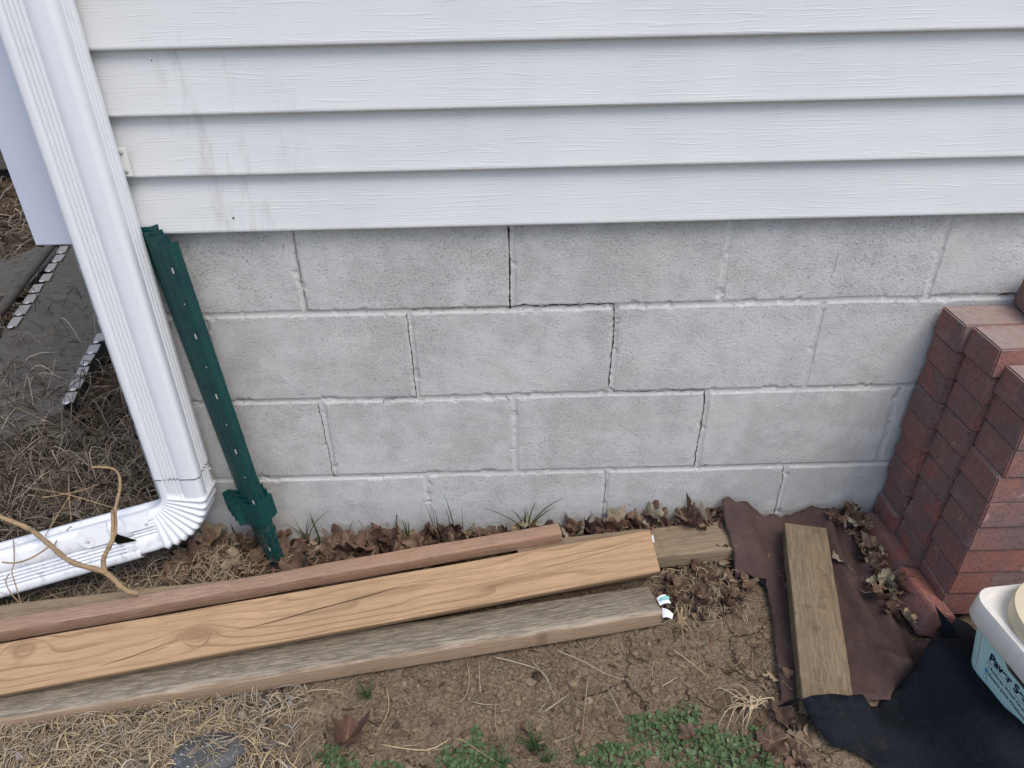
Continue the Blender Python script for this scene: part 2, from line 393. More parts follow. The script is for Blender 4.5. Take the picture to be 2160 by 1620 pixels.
def smooth_path(pts, sub=5):
    P = [Vector(p) for p in pts]; out = []
    for i in range(len(P)-1):
        p0 = P[max(i-1, 0)]; p1 = P[i]; p2 = P[i+1]; p3 = P[min(i+2, len(P)-1)]
        for k in range(sub):
            t = k/sub
            out.append(.5*((2*p1)+(-p0+p2)*t+(2*p0-5*p1+4*p2-p3)*t*t+(-p0+3*p1-3*p2+p3)*t**3))
    out.append(P[-1]); return out

# ------------------------------------------------------------------ ground
def gz(x, y, fine=True):
    x = np.asarray(x, float); y = np.asarray(y, float)
    h = .036*sstep(-.15, .5, x)*sstep(-.22, 0, y)
    h = h + .018*(fbm(x*2.2+9, y*2.2+3, 3)-.5) * np.where(y > .1, 2.5, 1)
    h = h + .05*sstep(-.3, -1.1, x)*sstep(.25, .7, y)*(fbm(x*3, y*3, 2))
    # left edge: mulch mound near the camera
    h = h + .02*sstep(-.45, -.7, x)*sstep(-.40, -.50, y)
    if fine:
        h = h + .014*(fbm(x*14, y*14, 4, .6)-.5) + .006*np.abs(fbm(x*38+3, y*38, 3, .6)-.5)*2*sstep(.15, .05, y) + .0035*(fbm(x*70, y*70, 3, .7)-.5)
    return h
def g0(x, y): return float(gz(x, y))
xs = np.concatenate([-np.geomspace(60, 4.2, 14), np.arange(-4, -1.35, .04), np.arange(-1.35, 1.35, .0045), np.linspace(1.36, 2.6, 20), np.geomspace(3, 60, 12)])
ys = np.concatenate([-np.geomspace(60, 1.1, 16), np.arange(-1.0, .2, .0045), np.arange(.2, 5, .04), np.geomspace(5.2, 60, 12)])
X, Y = np.meshgrid(xs, ys)
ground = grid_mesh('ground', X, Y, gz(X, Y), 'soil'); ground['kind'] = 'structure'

# ------------------------------------------------------------------ block wall
J = .4064; JZ = [-.0132, .19, .3932, .5964]
wx = np.arange(-.815, 1.62, .0026); wz = np.arange(-.06, .82, .0026)
WX, WZ = np.meshgrid(wx, wz)
dep = np.zeros_like(WX); fac = np.ones_like(WX); edge = np.full_like(WX, 9.)
wobx = .0016*(fbm(WX*9, WZ*9, 3)-.5)*2
for zj in JZ: edge = np.minimum(edge, np.abs(WZ + wobx - zj))
row = np.digitize(WZ, JZ)                      # 0 below -.0132 ... 4 top row
for rr in range(5):
    off = 0 if rr in (4, 2, 0) else J/2
    dx = np.abs((WX + wobx - off + J/2) % J - J/2)
    edge = np.where(row == rr, np.minimum(edge, dx), edge)
jw = .0062 + .0012*(fbm(WX*25, WZ*25, 2)-.5)
t_ = np.clip(1 - edge/jw, 0, 1)
dep += .0020*np.sqrt(t_*(2-t_)) * (.8+.4*fbm(WX*6, WZ*6, 2))
fac = sstep(.0050, .0080, edge + .002*(fbm(WX*60, WZ*60, 2)-.5))
dep += .0012*(fbm(WX*45, WZ*45, 3, .6)-.5)*fac + .0025*(fbm(WX*4, WZ*4, 2)-.5)
# each block sits a hair proud or shy of its neighbours, like real masonry
bi = np.floor((WX - np.where((row % 2) == 0, 0, J/2))/J).astype(int)
dep += (_perm[(bi+40) & 255, row*7]-.5)*.0016*fac
# chipped arrises
chip = sstep(.62, .75, fbm(WX*55, WZ*55, 3)) * sstep(.014, .006, edge)
dep += .0022*chip
wall = thing('concrete_block_wall', 'light grey painted concrete block foundation wall with stepped cracks in its joints', 'block wall')
grid_mesh('block_face', WX, dep, WZ, 'block', wall, True, {'face': fac})
# body of the wall behind that face, and the side of the house
v = [(-.815, 0.010, -.06), (1.62, .010, -.06), (1.62, 5, -.06), (-.815, 5, -.06), (-.815, .010, .82), (1.62, .010, .82), (1.62, 5, .82), (-.815, 5, .82)]
obj('wall_body', v, [(0, 1, 5, 4), (1, 2, 6, 5), (2, 3, 7, 6), (3, 0, 4, 7), (4, 5, 6, 7)], 'block', wall)
v = [(-.815, -.001, -.06), (-.815, .0105, -.06), (-.815, .0105, .82), (-.815, -.001, .82)]
# ragged corner arris
vs = []; fs = []
for i, z in enumerate(np.arange(-.06, .80, .006)):
    r = .004*fbm(np.array(z*40), np.array(2.2), 3)
    vs += [(-.8155-float(r), .004, z), (-.8155-float(r)*.6, .012, z), (-.8145, .0005, z)]
    if i: a = (i-1)*3; fs += [(a, a+1, a+4, a+3), (a+2, a, a+3, a+5)]
obj('corner_arris', vs, fs, 'block', wall, True)
def crack(pts, wd, mat='crack', seed=0, jit=.0016):
    rnd = random.Random(seed); vs = []; fs = []; P = [Vector((x, 0, z)) for x, z in pts]; out = []
    for a, b in zip(P[:-1], P[1:]):
        n = max(2, int((b-a).length/.0045))
        for i in range(n): out.append(a.lerp(b, i/n))
    out.append(P[-1]); cur = 0
    for i, p in enumerate(out):
        d = (out[min(i+1, len(out)-1)]-out[max(i-1, 0)]).normalized(); s = Vector((-d.z, 0, d.x))
        cur = cur*.7 + rnd.uniform(-jit, jit)*.6
        hw = wd*.5*rnd.uniform(.35, 1.25)*(1 if 0 < i < len(out)-1 else .2)
        c = p + s*cur
        for sg, yy in ((1, -.0005), (-1, -.0005)):
            q = c + s*hw*sg; vs.append((q.x, yy, q.z))
        if i: a = 2*(i-1); fs.append((a, a+1, a+3, a+2))
    return obj('crack', vs, fs, mat, wall)
A_, B_, C_ = JZ[3], JZ[2], JZ[1]
crack([(-.0045, .79), (-.004, .70), (-.0055, A_)], .0034, seed=1, jit=.0008)
crack([(-.006, .79), (-.006, A_+.02)], .0016, 'crackb', seed=11, jit=.001)
crack([(-.012, A_+.001), (.02, A_+.007), (.05, A_+.005), (.10, A_+.004), (.20, A_+.004)], .0026, seed=2, jit=.003)
crack([(-.006, A_+.004), (-.08, A_+.006), (-.20, A_+.005)], .0016, 'crackb', seed=3, jit=.003)
crack([(.199, A_+.006), (.2005, A_-.03), (.1995, A_-.10), (.1975, B_+.018)], .0026, seed=4, jit=.0016)
crack([(.1975, B_+.018), (.210, B_+.006), (.26, B_+.004), (.40, B_+.005)], .0016, seed=5, jit=.002)
crack([(.399, B_+.005), (.4035, B_-.02), (.402, B_-.10), (.3985, C_+.004)], .0022, seed=6, jit=.0016)
crack([(.600, C_+.004), (.607, C_-.03), (.604, .10), (.603, .02)], .0018, seed=7, jit=.0018)
crack([(-.208, A_-.004), (-.2065, .5), (-.2055, B_)], .0017, seed=8, jit=.0012)
crack([(-.2055, B_+.003), (-.24, B_+.003), (-.275, B_+.002), (-.276, B_-.01)], .0014, seed=9, jit=.0015)
crack([(-.4155, B_-.006), (-.412, .30), (-.409, C_+.002)], .0016, seed=10, jit=.0025)
crack([(-.412, C_+.008), (-.402, C_+.001)], .006, seed=12, jit=.001)
crack([(.2, C_+.002), (.2035, C_-.03), (.201, .10), (.2015, .03)], .0013, seed=13, jit=.0016)
crack([(-.02, B_+.004), (-.01, B_-.012)], .0012, seed=14)
crack([(.41, C_+.014), (.43, C_+.004)], .0012, seed=15)
crack([(.62, .70), (.618, .655)], .0008, 'crackb', seed=16)
crack([(-.4, A_+.008), (-.404, .70), (-.402, .78)], .0014, 'crackb', seed=17)
o = crack([(.955, A_+.006), (.975, A_+.008), (1.01, A_+.007)], .0065, 'rust', seed=18); o.name = 'rust_streak'
o['label'] = 'short rusty streak in the joint'

# ------------------------------------------------------------------ siding
sid = thing('vinyl_siding', 'white wood-grain vinyl lap siding above the block wall', 'siding')
H = .1022; Z0 = .771
prof = [(-.0005, .9), (-.0062, .000), (-.0105, -.030), (-.0148, -.060), (-.0185, -.086), (-.0205, -.095), (-.0212, -.0985), (-.0200, -.1012), (-.017, -.1022), (-.008, -.1022), (-.004, -.098)]
for kx in range(17):
    zt = Z0 + H*(kx+1)
    nx = 90; xx = np.linspace(-.775, 2.4, nx)
    rows_y = []; rows_z = []
    for (yy, dz) in prof[1:]:
        rows_y.append(yy + .0009*(fbm(xx*2.1 + kx*7.7, np.full_like(xx, dz*12+kx), 2)-.5)*2); rows_z.append(zt + dz + .0008*(fbm(xx*1.2+kx*3.1, xx*0+1.5, 2)-.5)*2)
    Yg = np.array(rows_y); Zg = np.array(rows_z); Xg = np.tile(xx, (len(rows_y), 1))
    # widen the joint to next course by taking the lap behind
    grid_mesh('siding_panel', Xg[::-1], Yg[::-1], Zg[::-1], 'siding', sid, True)
obj('sheathing', [(-.80, -.001, .815), (2.4, -.001, .815), (2.4, -.001, 2.55), (-.80, -.001, 2.55), (-.80, 5, .815), (-.80, 5, 2.55)],
    [(0, 1, 2, 3), (4, 0, 3, 5)], 'siding', sid)
# small dark specks stuck on the siding
def speck_obj(px, py, y, r, mat, par, name='speck'):
    p = aty(px, py, y); vs, fs = [], []
    for j in range(7): a = 2*PI*j/7; vs.append((p.x+math.cos(a)*r*random.uniform(.6, 1.2), p.y, p.z+math.sin(a)*r*random.uniform(.7, 1.6)))
    return obj(name, vs, [tuple(range(7))[::-1]], mat, par)
for a_ in ((492, 460, .0024), (320, 128, .0013)): speck_obj(a_[0], a_[1], -.0215, a_[2], 'crack', sid)
# corner post
ct = thing('corner_post', 'smooth white vinyl corner post left of the downspout', 'corner trim')
me = chamfer_box(.104, .034, 1.85, .0016); o = mobj('post_face', me, 'trim', ct); o.location = (-.8085, -.0135, .760)
me = chamfer_box(.026, .12, 1.85, .0016); o = mobj('post_return', me, 'trim', ct); o.location = (-.8475, .0645, .7605)

# ------------------------------------------------------------------ downspout
def pipe_profile(w, d, plain=1):
    """closed rounded rectangle with pressed flutes: list of (u,v), u across (x), v depth (-y is front)"""
    pts = []
    def flute(a, b, fa, fb, n, inn):
        # straight from a to b with n flutes between fractions fa..fb, pushed inwards
        a = Vector(a); b = Vector(b); d_ = b-a; nrm = Vector((-d_.y, d_.x)).normalized()
        K = n*8
        pts.append(tuple(a)); pts.append(tuple(a.lerp(b, fa*.5)))
        for i in range(K+1):
            t = fa+(fb-fa)*i/K; ph = 2*PI*n*(i/K)
            pts.append(tuple(a.lerp(b, t)+nrm*inn*plain*(.5-.5*math.cos(ph))))
        pts.append(tuple(a.lerp(b, (fb+1)/2))); pts.append(tuple(b))
    r = .012
    def arc(cx, cy, a0):
        for i in range(1, 6): an = a0+PI/2*i/6; pts.append((cx+r*math.cos(an), cy+r*math.sin(an)))
    w2, d2 = w/2, d/2
    flute((-w2+r, -d2), (w2-r, -d2), .10, .62, 5, .0060); arc(w2-r, -d2+r, -PI/2)      # front
    flute((w2, -d2+r), (w2, d2-r), .2, .85, 3, .0032); arc(w2-r, d2-r, 0)
    flute((w2-r, d2), (-w2+r, d2), .2, .8, 4, .002); arc(-w2+r, d2-r, PI/2)
    flute((-w2, d2-r), (-w2, -d2+r), .18, .82, 3, .0026); arc(-w2+r, -d2+r, PI)
    return pts
DW, DD = .097, .074
DCX, DCY = -.7085, -.0635
ds = thing('downspout', 'white fluted aluminium downspout running down the house corner', 'downspout', (0, 0, 0))
def sweep(name, frames, prof, parent, mat='alu', scale=None):
    vs = []; fs = []; n = len(prof)
    for i, (p, ax, ay) in enumerate(frames):
        s = scale[i] if scale else (1, 0)
        for (u, v) in (prof if not (scale and scale[i][1]) else plainp):
            # s[0] uniform scale, s[1] bulge on outer side (+u)
            of = max(0, (u/(DW/2)+1)/2); uu = u*s[0] + s[1]*.45*of; vv = v*s[0]*(1 + s[1]*16*of)
            vs.append(p + ax*uu + ay*vv)
    for i in range(len(frames)-1):
        for j in range(n):
            a = i*n+j; b = i*n+(j+1) % n; fs.append((a, b, b+n, a+n))
    o = obj(name, vs, fs, mat, parent, True)
    return o
pp = pipe_profile(DW, DD); plainp = pipe_profile(DW, DD, 0)
fr = []
for z in np.linspace(2.6, .272, 40):
    fr.append((Vector((DCX, DCY, z)), Vector((1, 0, 0)), Vector((0, 1, 0))))
fr_low = fr[-1]
sweep('pipe', fr, pp, ds)
# elbow: starts inside the pipe end, turns towards -x
yaw = math.radians(17); dirh = Vector((-math.cos(yaw), -math.sin(yaw), -.09)).normalized()
R_ = .083; zs = .222
start = Vector((DCX, DCY, zs)); axis = Vector((0, 0, -1)).cross(dirh).normalized(); tot = Vector((0, 0, -1)).angle(dirh)
hd = Vector((-math.cos(yaw), -math.sin(yaw), 0)); cen = start + hd*R_
frames = []; scl = []
for z in np.linspace(.285, zs, 6): frames.append((Vector((DCX, DCY, z)), Vector((1, 0, 0)), Vector((0, 1, 0)))); scl.append((.965, 0))
NP = 9; SUB = 8
for i in range(1, NP*SUB+1):
    f = i/(NP*SUB); rot = Matrix.Rotation(tot*f, 3, axis)
    p = cen + rot @ (start-cen)
    ph = (i % SUB)/SUB
    tri = 1-abs(2*ph-1)
    frames.append((p, rot @ Vector((1, 0, 0)), rot @ Vector((0, 1, 0)))); scl.append((.965, .010*tri - .0021))
rot = Matrix.Rotation(tot, 3, axis); pend = frames[-1][0]
for k in range(1, 6): frames.append((pend + dirh*.014*k, rot @ Vector((1, 0, 0)), rot @ Vector((0, 1, 0)))); scl.append((.965, 0))
sweep('elbow', frames, pp, ds, 'alu', scl)
ax, ay = rot @ Vector((1, 0, 0)), rot @ Vector((0, 1, 0))
ext = thing('downspout_extension', 'white fluted drain pipe lying along the ground from the downspout elbow', 'drain pipe')
fr = [(pend + dirh*t - Vector((0, 0, .004)), ax, ay) for t in np.linspace(.045, .95, 24)]
sweep('pipe', fr, [(-u, v) for u, v in pp][::-1], ext, 'alu', [(1.03, 0)]*24)
# shadow gap seams where the pieces meet
def seam(frames, sc_, name, par, th=.0009):
    vs = []; fs = []; n = len(pp)
    for i, (p, a, b) in enumerate(frames):
        for (u, v_) in pp: vs.append(p + a*u*sc_ + b*v_*sc_)
    for j in range(n):
        a = j; b = (j+1) % n; fs.append((a, b, b+n, a+n))
    return obj(name, vs, fs, 'dark', par)
seam([(Vector((DCX, DCY, .2718)), Vector((1, 0, 0)), Vector((0, 1, 0))), (Vector((DCX, DCY, .2700)), Vector((1, 0, 0)), Vector((0, 1, 0)))], .995, 'seam_gap', ds)
# hinge plates with screws over the joint of elbow and extension
def plate(center, eu, ev, nrm, L_, Wd, round_end, th=.0014, mat='alu', par=ext, name='hinge_plate'):
    outl = []
    for t in np.linspace(0, 1, 9): outl.append((-L_/2 - (Wd*.35*math.sin(PI*t) if round_end else -L_*.12*math.sin(PI*t)), Wd/2 - Wd*t))
    outl += [(L_/2, -Wd/2), (L_/2*.85, 0), (L_/2, Wd/2)]
    vs = [center+eu*a+ev*b+nrm*th for a, b in outl] + [center+eu*a+ev*b-nrm*.003 for a, b in outl]
    n = len(outl); fs = [tuple(range(n))] + [(i, i+n, (i+1) % n+n, (i+1) % n) for i in range(n)]
    return obj(name, vs, fs, mat, par)
def screw(p, nrm, r=.0035, par=None, mat='steel'):
    a = nrm.orthogonal().normalized(); b = nrm.cross(a); vs = [p+nrm*.0022]; n = 10
    for rr, hh in ((.7, .0018), (1, .0002)):
        for j in range(n): vs.append(p + (a*math.cos(2*PI*j/n)+b*math.sin(2*PI*j/n))*r*rr + nrm*hh)
    fs = [(0, 1+j, 1+(j+1) % n) for j in range(n)] + [(1+j, 11+j, 11+(j+1) % n, 1+(j+1) % n) for j in range(n)]
    return obj('screw', vs, fs, mat, par, True)
ex_o = pend + dirh*.075
topn = -ax; frn = -ay          # pipe's upper face normal, front face normal
if topn.z < 0: topn = -topn
hc = DW*.5*1.04; hd2 = DD*.5*1.05
plate(ex_o + topn*(hc*.55) + frn*(hd2+.001) + dirh*.035, dirh*-1, topn, frn, .05, .045, True)
screw(ex_o + topn*(hc*.40) + frn*(hd2+.003) + dirh*.055, frn, .004, ext)
plate(ex_o + topn*(hc*.62) + frn*(hd2*.97) - dirh*.045, dirh, topn, frn, .055, .035, False, par=ds)
screw(ex_o + topn*(hc*.45) + frn*(hd2+.001) - dirh*.062, frn, .004, ds)
# dark triangular mouth between elbow and extension
c = ex_o + frn*(hd2*1.0+.0012)
vs = [c + topn*.030 - dirh*-.004, c + topn*.012 + dirh*.012, c - topn*.004 + dirh*.004, c - topn*.008 - dirh*.034, c+topn*.016 - dirh*.004]
obj('open_gap', vs, [(0, 1, 2, 3, 4)], 'dark', ext)
# bracket tab on the siding
t = thing('downspout_bracket', 'small white metal bracket with two screws fixing the downspout to the siding', 'bracket')
p0 = aty(258, 343, -.030)
me = chamfer_box(.020, .0025, .050, .0012); o = mobj('strap_tab', me, 'alu2', t); o.location = (p0.x+.001, -.0265, p0.z-.025); 
for dz in (.016, -.016): screw(Vector((p0.x+.001, -.0280, p0.z+dz)), Vector((0, -1, 0)), .0042, t, 'holelight')
screw(Vector((DCX+DW/2+.0006, DCY+.02, .255)), Vector((1, 0, 0)), .0035, ds, 'alu2')

# ------------------------------------------------------------------ steel fence posts
def u_post(label, base, top, spin, L_, zplate, dx):
    base = Vector(base); top = Vector(top); d = (top-base).normalized()
    t = thing('steel_fence_post', label, 'fence post', base, 'green steel fence posts leaning on the wall')
    side = Vector((1, 0, 0)); side = (side - d*side.dot(d)).normalized(); fr_ = d.cross(side)      # points to +y (back)
    if fr_.y < 0: fr_ = -fr_
    rz = Matrix.Rotation(spin, 3, d); side = rz @ side; fr_ = rz @ fr_
    P2 = [(-.023, .023), (-.021, .021), (-.005, .003), (-.002, 0), (.016, 0), (.019, .003), (.021, .012), (.023, .014)]
    th = .0022; out = P2 + [(u, v+th) for u, v in P2[::-1]]
    n = len(out); K = 24; vs = []; fs = []
    for i in range(K+1):
        q = d*(L_*i/K)
        for (u, v) in out: vs.append(q + side*u*1.12 + fr_*v)
    for i in range(K):
        for j in range(n): a = i*n+j; b = i*n+(j+1) % n; fs.append((a, b, b+n, a+n))
    fs += [tuple(range(n)), tuple(K*n+j for j in range(n))[::-1]]
    obj('channel', vs, fs, 'green', t)
    # holes down the face
    for i, s_ in enumerate(np.arange(.05, L_-.02, .0655) if dx else []):
        sz = .0022 if i % 2 else .0034
        c = d*(L_-s_) - fr_*.0009 + side*.009
        vs = []; n2 = 10
        for j in range(n2): a = 2*PI*j/n2; vs.append(c + side*math.cos(a)*sz*.75 + d*math.sin(a)*sz*(1.0 if i % 2 else 2.1))
        o = obj('hole', vs, [tuple(range(n2))], 'holelight', t)
        o2vs = [c + fr_*.0004 + (v_-c)*1.35 for v_ in vs]
        obj('hole_rim', o2vs, [tuple(range(n2))], 'dark', o)
    # anchor plate
    pc = d*zplate - fr_*.002
    prof_ = [(-.040, -.004), (-.028, .003), (-.010, -.001), (.016, -.001), (.022, .010), (.034, .024), (.040, .026)]
    hs = [.026, .029, .029, .029, .029, .030, .026]; ups = [-.004, -.002, 0, 0, .003, .012, .015]
    vs = []; fs = []
    for (u, v), h, up_ in zip(prof_, hs, ups):
        for s_ in (1, -1):
            for tt in (0, -.0022): vs.append(pc + side*u + fr_*(v+tt) + d*(h*s_ + up_))
    for i in range(len(prof_)-1):
        a = i*4; b = a+4
        fs += [(a, b, b+2, a+2), (a+1, a+3, b+3, b+1), (a, a+1, b+1, b), (a+2, b+2, b+3, a+3)]
    fs += [(0, 2, 3, 1), (len(vs)-4, len(vs)-3, len(vs)-1, len(vs)-2)]
    obj('anchor_plate', vs, fs, 'green', t)
    return t
MAT['holelight_'] = M('hole_light', .8, .2, (.33, .34, .32)).m
labs = ['frontmost green steel fence post with round holes down its face', 'green steel fence post tucked second behind the front post',
        'thin green steel fence post third in the bundle', 'rearmost green steel fence post against the white downspout']
for i in range(4):
    b = Vector((-.552 - .0115*i, -.098 + .015*i, -.02)); tp = Vector((-.611 -.012 - (0, .019, .032, .042)[i], -.060 + .011*i, (.768, .778, .782, .788)[i]))
    L_ = (tp-b).length
    u_post(labs[i], b, tp, math.radians(-14), L_, .185 + (.0, .002, .004, .006)[i], i == 0)

# ------------------------------------------------------------------ lumber
def beam(name, label, crease_l, crease_r, ext_l, w_, h_, phi, mat, cat, round_=.003, anchor='fronttop', group=None, bow=0):
    """crease points: world positions of one long edge at its left and right end. phi: tilt of the top face (front edge down positive)"""
    a = Vector(crease_l); b = Vector(crease_r); d = (b-a).normalized(); a = a - d*ext_l; L_ = (b-a).length
    q = Vector((d.y, -d.x, 0)).normalized()            # horizontal, towards the camera
    n = d.cross(q); n = -n if n.z < 0 else n
    e1 = q*math.cos(phi) - n*math.sin(phi)             # top face direction towards camera
    e2 = q*math.sin(phi) + n*math.cos(phi)             # top face normal
    # local frame: x along d, y = -e1 (towards wall), z = e2
    if anchor == 'fronttop': org = b + (-e1)*w_/2 - e2*h_
    elif anchor == 'backtop': org = b + e1*w_/2 - e2*h_
    me = bpy.data.meshes.new(name); K = 60; NS = 3; sec = []
    hw = w_/2; r = round_
    for (cx, cz, a0) in ((hw-r, h_-r, 0), (-hw+r, h_-r, PI/2), (-hw+r, r, PI), (hw-r, r, 1.5*PI)):
        for i in range(NS+1): an = a0+PI/2*i/NS; sec.append((cx+r*math.cos(an), cz+r*math.sin(an)))
    n_ = len(sec); vs = []; fs = []
    for i in range(K+1):
        x = -L_*(1-i/K)
        for (yy, zz) in sec:
            j1 = .0011*(mnoise.noise(Vector((x*9, yy*30, zz*30+len(name))))); 
            vs.append((x, yy+j1, zz+j1 + bow*math.sin(PI*i/K)))
    for i in range(K):
        for j in range(n_): a_ = i*n_+j; b_ = i*n_+(j+1) % n_; fs.append((a_, b_, b_+n_, a_+n_))
    fs += [tuple(range(n_))[::-1], tuple(K*n_+j for j in range(n_))]
    o = obj(name, vs, fs, mat)
    me = o.data
    for p in me.polygons: p.use_smooth = len(p.vertices) == 4
    try: me.set_sharp_from_angle(angle=math.radians(50))
    except Exception: pass
    mw = Matrix.Identity(4); yv = -e1
    for i in range(3): mw[i][0] = d[i]; mw[i][1] = yv[i]; mw[i][2] = e2[i]; mw[i][3] = org[i]
    o.matrix_world = mw
    tag(o, label, cat, group)
    return o
def check(par, pts, wd, h_, mat='crack'):
    vs = []; fs = []
    for i, (x, y) in enumerate(pts):
        w_ = wd*(.15 if i in (0, len(pts)-1) else 1); vs += [(x, y-w_/2, h_), (x, y+w_/2, h_)]
        if i: a = 2*i; fs.append((a-2, a, a+1, a-1))
    return obj('check_crack', vs, fs, mat, par)
grey = beam('lumber_board', 'weathered grey board with a brown edge, nearest the camera', at(0, 1516, .052), at(1397, 1290, .046), .35, .089, .038, math.radians(-9), 'grey', 'board', .006)
tan = beam('timber_beam', 'fresh tan timber beam with a large oval knot', at(0, 1357, .128), at(1370, 1117, .128), .35, .090, .089, math.radians(36), 'tan', 'timber', .004, 'backtop')
check(tan, [(-1.10, -.028), (-1.05, -.022), (-1.0, -.013), (-.95, -.004)], .0012, .0893)
check(tan, [(-.86, -.010), (-.78, -.004), (-.70, .004), (-.60, .012), (-.52, .022)], .0016, .0893)
check(tan, [(-.33, -.004), (-.22, .006), (-.10, .016), (-.02, .024)], .0010, .0893, 'crackb')
red = beam('lumber_board', 'reddish brown board on edge behind the tan beam', at(0, 1333, .092), at(1186, 1125, .088), .35, .036, .030, math.radians(0), 'red', 'board', .004)
thin = beam('lumber_board', 'narrow greyish board at the far left behind the reddish board', at(0, 1307, .075), at(640, 1234, .056), .35, .040, .050, math.radians(4), 'old', 'board', .003)
pl = beam('lumber_board', 'old weathered plank half buried in leaves against the wall', at(1100, 1205, .060), at(1600, 1152, .058), .0, .089, .038, math.radians(2), 'old', 'board', .004)
post = beam('short_post', 'short weathered grey-brown wooden post lying on the brown fabric', at(1655, 1103, .085), at(1693, 1478, .055), 0, .0892, .040, 0, 'post', 'post', .003, 'fronttop')

# lumber tags stapled to the beam ends
def paper(name, corners, mat, par=None):
    a, b, c, d = [Vector(v) for v in corners]; vs = []; fs = []; K = 6
    for i in range(K+1):
        for s_ in (0, 1):
            p = (a.lerp(b, i/K)).lerp(d.lerp(c, i/K), s_); vs.append(p + Vector((0, 0, .004*math.sin(PI*i/K))))
    for i in range(K): k = i*2; fs.append((k, k+2, k+3, k+1))
    vs += [Vector(v) - Vector((0, 0, .0005)) for v in vs[:]]; n = 2*(K+1)
    fs += [tuple(j+n for j in f)[::-1] for f in fs[:]]
    return obj(name, vs, fs, mat, par)
tg = thing('lumber_tag', 'curled white and teal paper lumber tag at the end of the grey board', 'tag')
paper('paper', [at(1385, 1262, .05), at(1404, 1254, .055), at(1416, 1273, .045), at(1392, 1277, .048)], 'paper', tg)
paper('teal_print', [at(1392, 1262, .0565), at(1411, 1258, .058), at(1413, 1263, .058), at(1393, 1268, .0565)], 'teal', tg)
paper('printed_slip', [at(1396, 1282, .042), at(1420, 1295, .040), at(1418, 1306, .038), at(1398, 1303, .040)], 'paper', tg)
tg2 = tag(paper('lumber_tag', [at(1374, 1131, .105), at(1379, 1132, .10), at(1381, 1146, .095), at(1376, 1145, .10)], 'paper'), 'tiny white tag stapled to the end of the tan beam', 'tag')

# ------------------------------------------------------------------ pavers
A_x = [.846, .847, .846, .840, .838, .843, .838, .842, .834, .822]
B_x = [.858, .861, .860, .856, .856, .854, .853, .850, .846, .842]
C_x = [.873, .875, .872, .864, .862, .860, .858, .858, .852]
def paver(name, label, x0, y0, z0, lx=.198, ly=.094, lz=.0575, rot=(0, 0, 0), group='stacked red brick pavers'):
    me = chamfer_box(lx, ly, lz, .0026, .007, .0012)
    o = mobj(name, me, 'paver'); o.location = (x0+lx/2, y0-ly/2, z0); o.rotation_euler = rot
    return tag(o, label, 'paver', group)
ordn = ['top', 'second', 'third', 'fourth', 'fifth', 'sixth', 'seventh', 'eighth', 'ninth', 'bottom']
for nm, xsn, y0, ly, zt in (('against the wall', A_x, -.010, .083, .585), ('in the middle', B_x, -.0965, .090, .585), ('nearest the camera', C_x, -.190, .098, .555)):
    for i, x in enumerate(xsn):
        z = zt - .0588*(i+1)
        od = 'bottom' if i == len(xsn)-1 else ordn[i]
        for k in range(2):
            lab = f'red brick paver, {od} of the column {nm}' if k == 0 else f'paver behind the {od} one of the column {nm}, towards the right'
            if k == 1 and not (i < 3 or nm.startswith('near')): continue
            paver('brick_paver', lab, x-.002 + k*.203 + (random.uniform(-.002, .002) if k else 0), y0, z, ly=ly, rot=(random.uniform(-.004, .004), random.uniform(-.004, .004), random.uniform(-.022, .012)))
paver('brick_paver', 'single brown paver resting on top of the stack at the picture edge', .972, -.030, .5875, lx=.2, ly=.10, rot=(0, 0, -.20))
paver('brick_paver', 'small red paver lying loose at the foot of the stack beside the fabric', .782, -.200, .010, lx=.050, ly=.130, lz=.062, rot=(0, .38, .08))
paver('brick_paver', 'purplish grey paver on edge at the base of the wall-side column', .786, -.030, .008, lx=.050, ly=.165, lz=.062, rot=(.02, .36, .10))

# ------------------------------------------------------------------ sheets of landscape fabric
def sheet(name, outline, zf, mat, label, step=.011, th=.0012):
    """outline: xy points; zf(x,y)-> height"""
    P = [Vector(p) for p in outline]; bd = []
    for a, b in zip(P, P[1:]+P[:1]):
        n = max(1, int((b-a).length/step))
        for i in range(n):
            q = a.lerp(b, i/n); w_ = .0025*math.sin(q.x*190+q.y*140)+.002*math.sin(q.x*410-q.y*333); bd.append(Vector((q.x+w_*.6, q.y+w_)))
    xs_ = [p.x for p in bd]; ys_ = [p.y for p in bd]; pts = list(bd); nb = len(bd)
    def inside(x, y):
        c = False; j = nb-1
        for i in range(nb):
            if (bd[i].y > y) != (bd[j].y > y) and x < (bd[j].x-bd[i].x)*(y-bd[i].y)/(bd[j].y-bd[i].y)+bd[i].x: c = not c
            j = i
        return c
    x = min(xs_)
    while x < max(xs_):
        y = min(ys_)
        while y < max(ys_):
            if inside(x, y) and min((Vector((x, y))-b).length_squared for b in bd[::2]) > (step*.6)**2: pts.append(Vector((x+random.uniform(-.002, .002), y+random.uniform(-.002, .002))))
            y += step
        x += step
    r = delaunay_2d_cdt(pts, [(i, (i+1) % nb) for i in range(nb)], [], 1, 1e-6)
    co = [Vector((v.x, v.y, zf(v.x, v.y))) for v in r[0]]; F = [tuple(f) for f in r[2]]
    n = len(co); vs = co + [v-Vector((0, 0, th)) for v in co]
    fs = F + [tuple(i+n for i in f)[::-1] for f in F] + [(a, a+n, b+n, b) for a, b in [(i, (i+1) % nb) for i in range(nb)]]
    o = obj(name, vs, fs, mat, None, True); return tag(o, label, 'fabric')
def seg_d(x, y, a, b):
    ax_, ay_ = a; bx, by = b; L2 = (bx-ax_)**2+(by-ay_)**2; t = max(0, min(1, ((x-ax_)*(bx-ax_)+(y-ay_)*(by-ay_))/L2)); return math.hypot(x-ax_-t*(bx-ax_), y-ay_-t*(by-ay_)), t
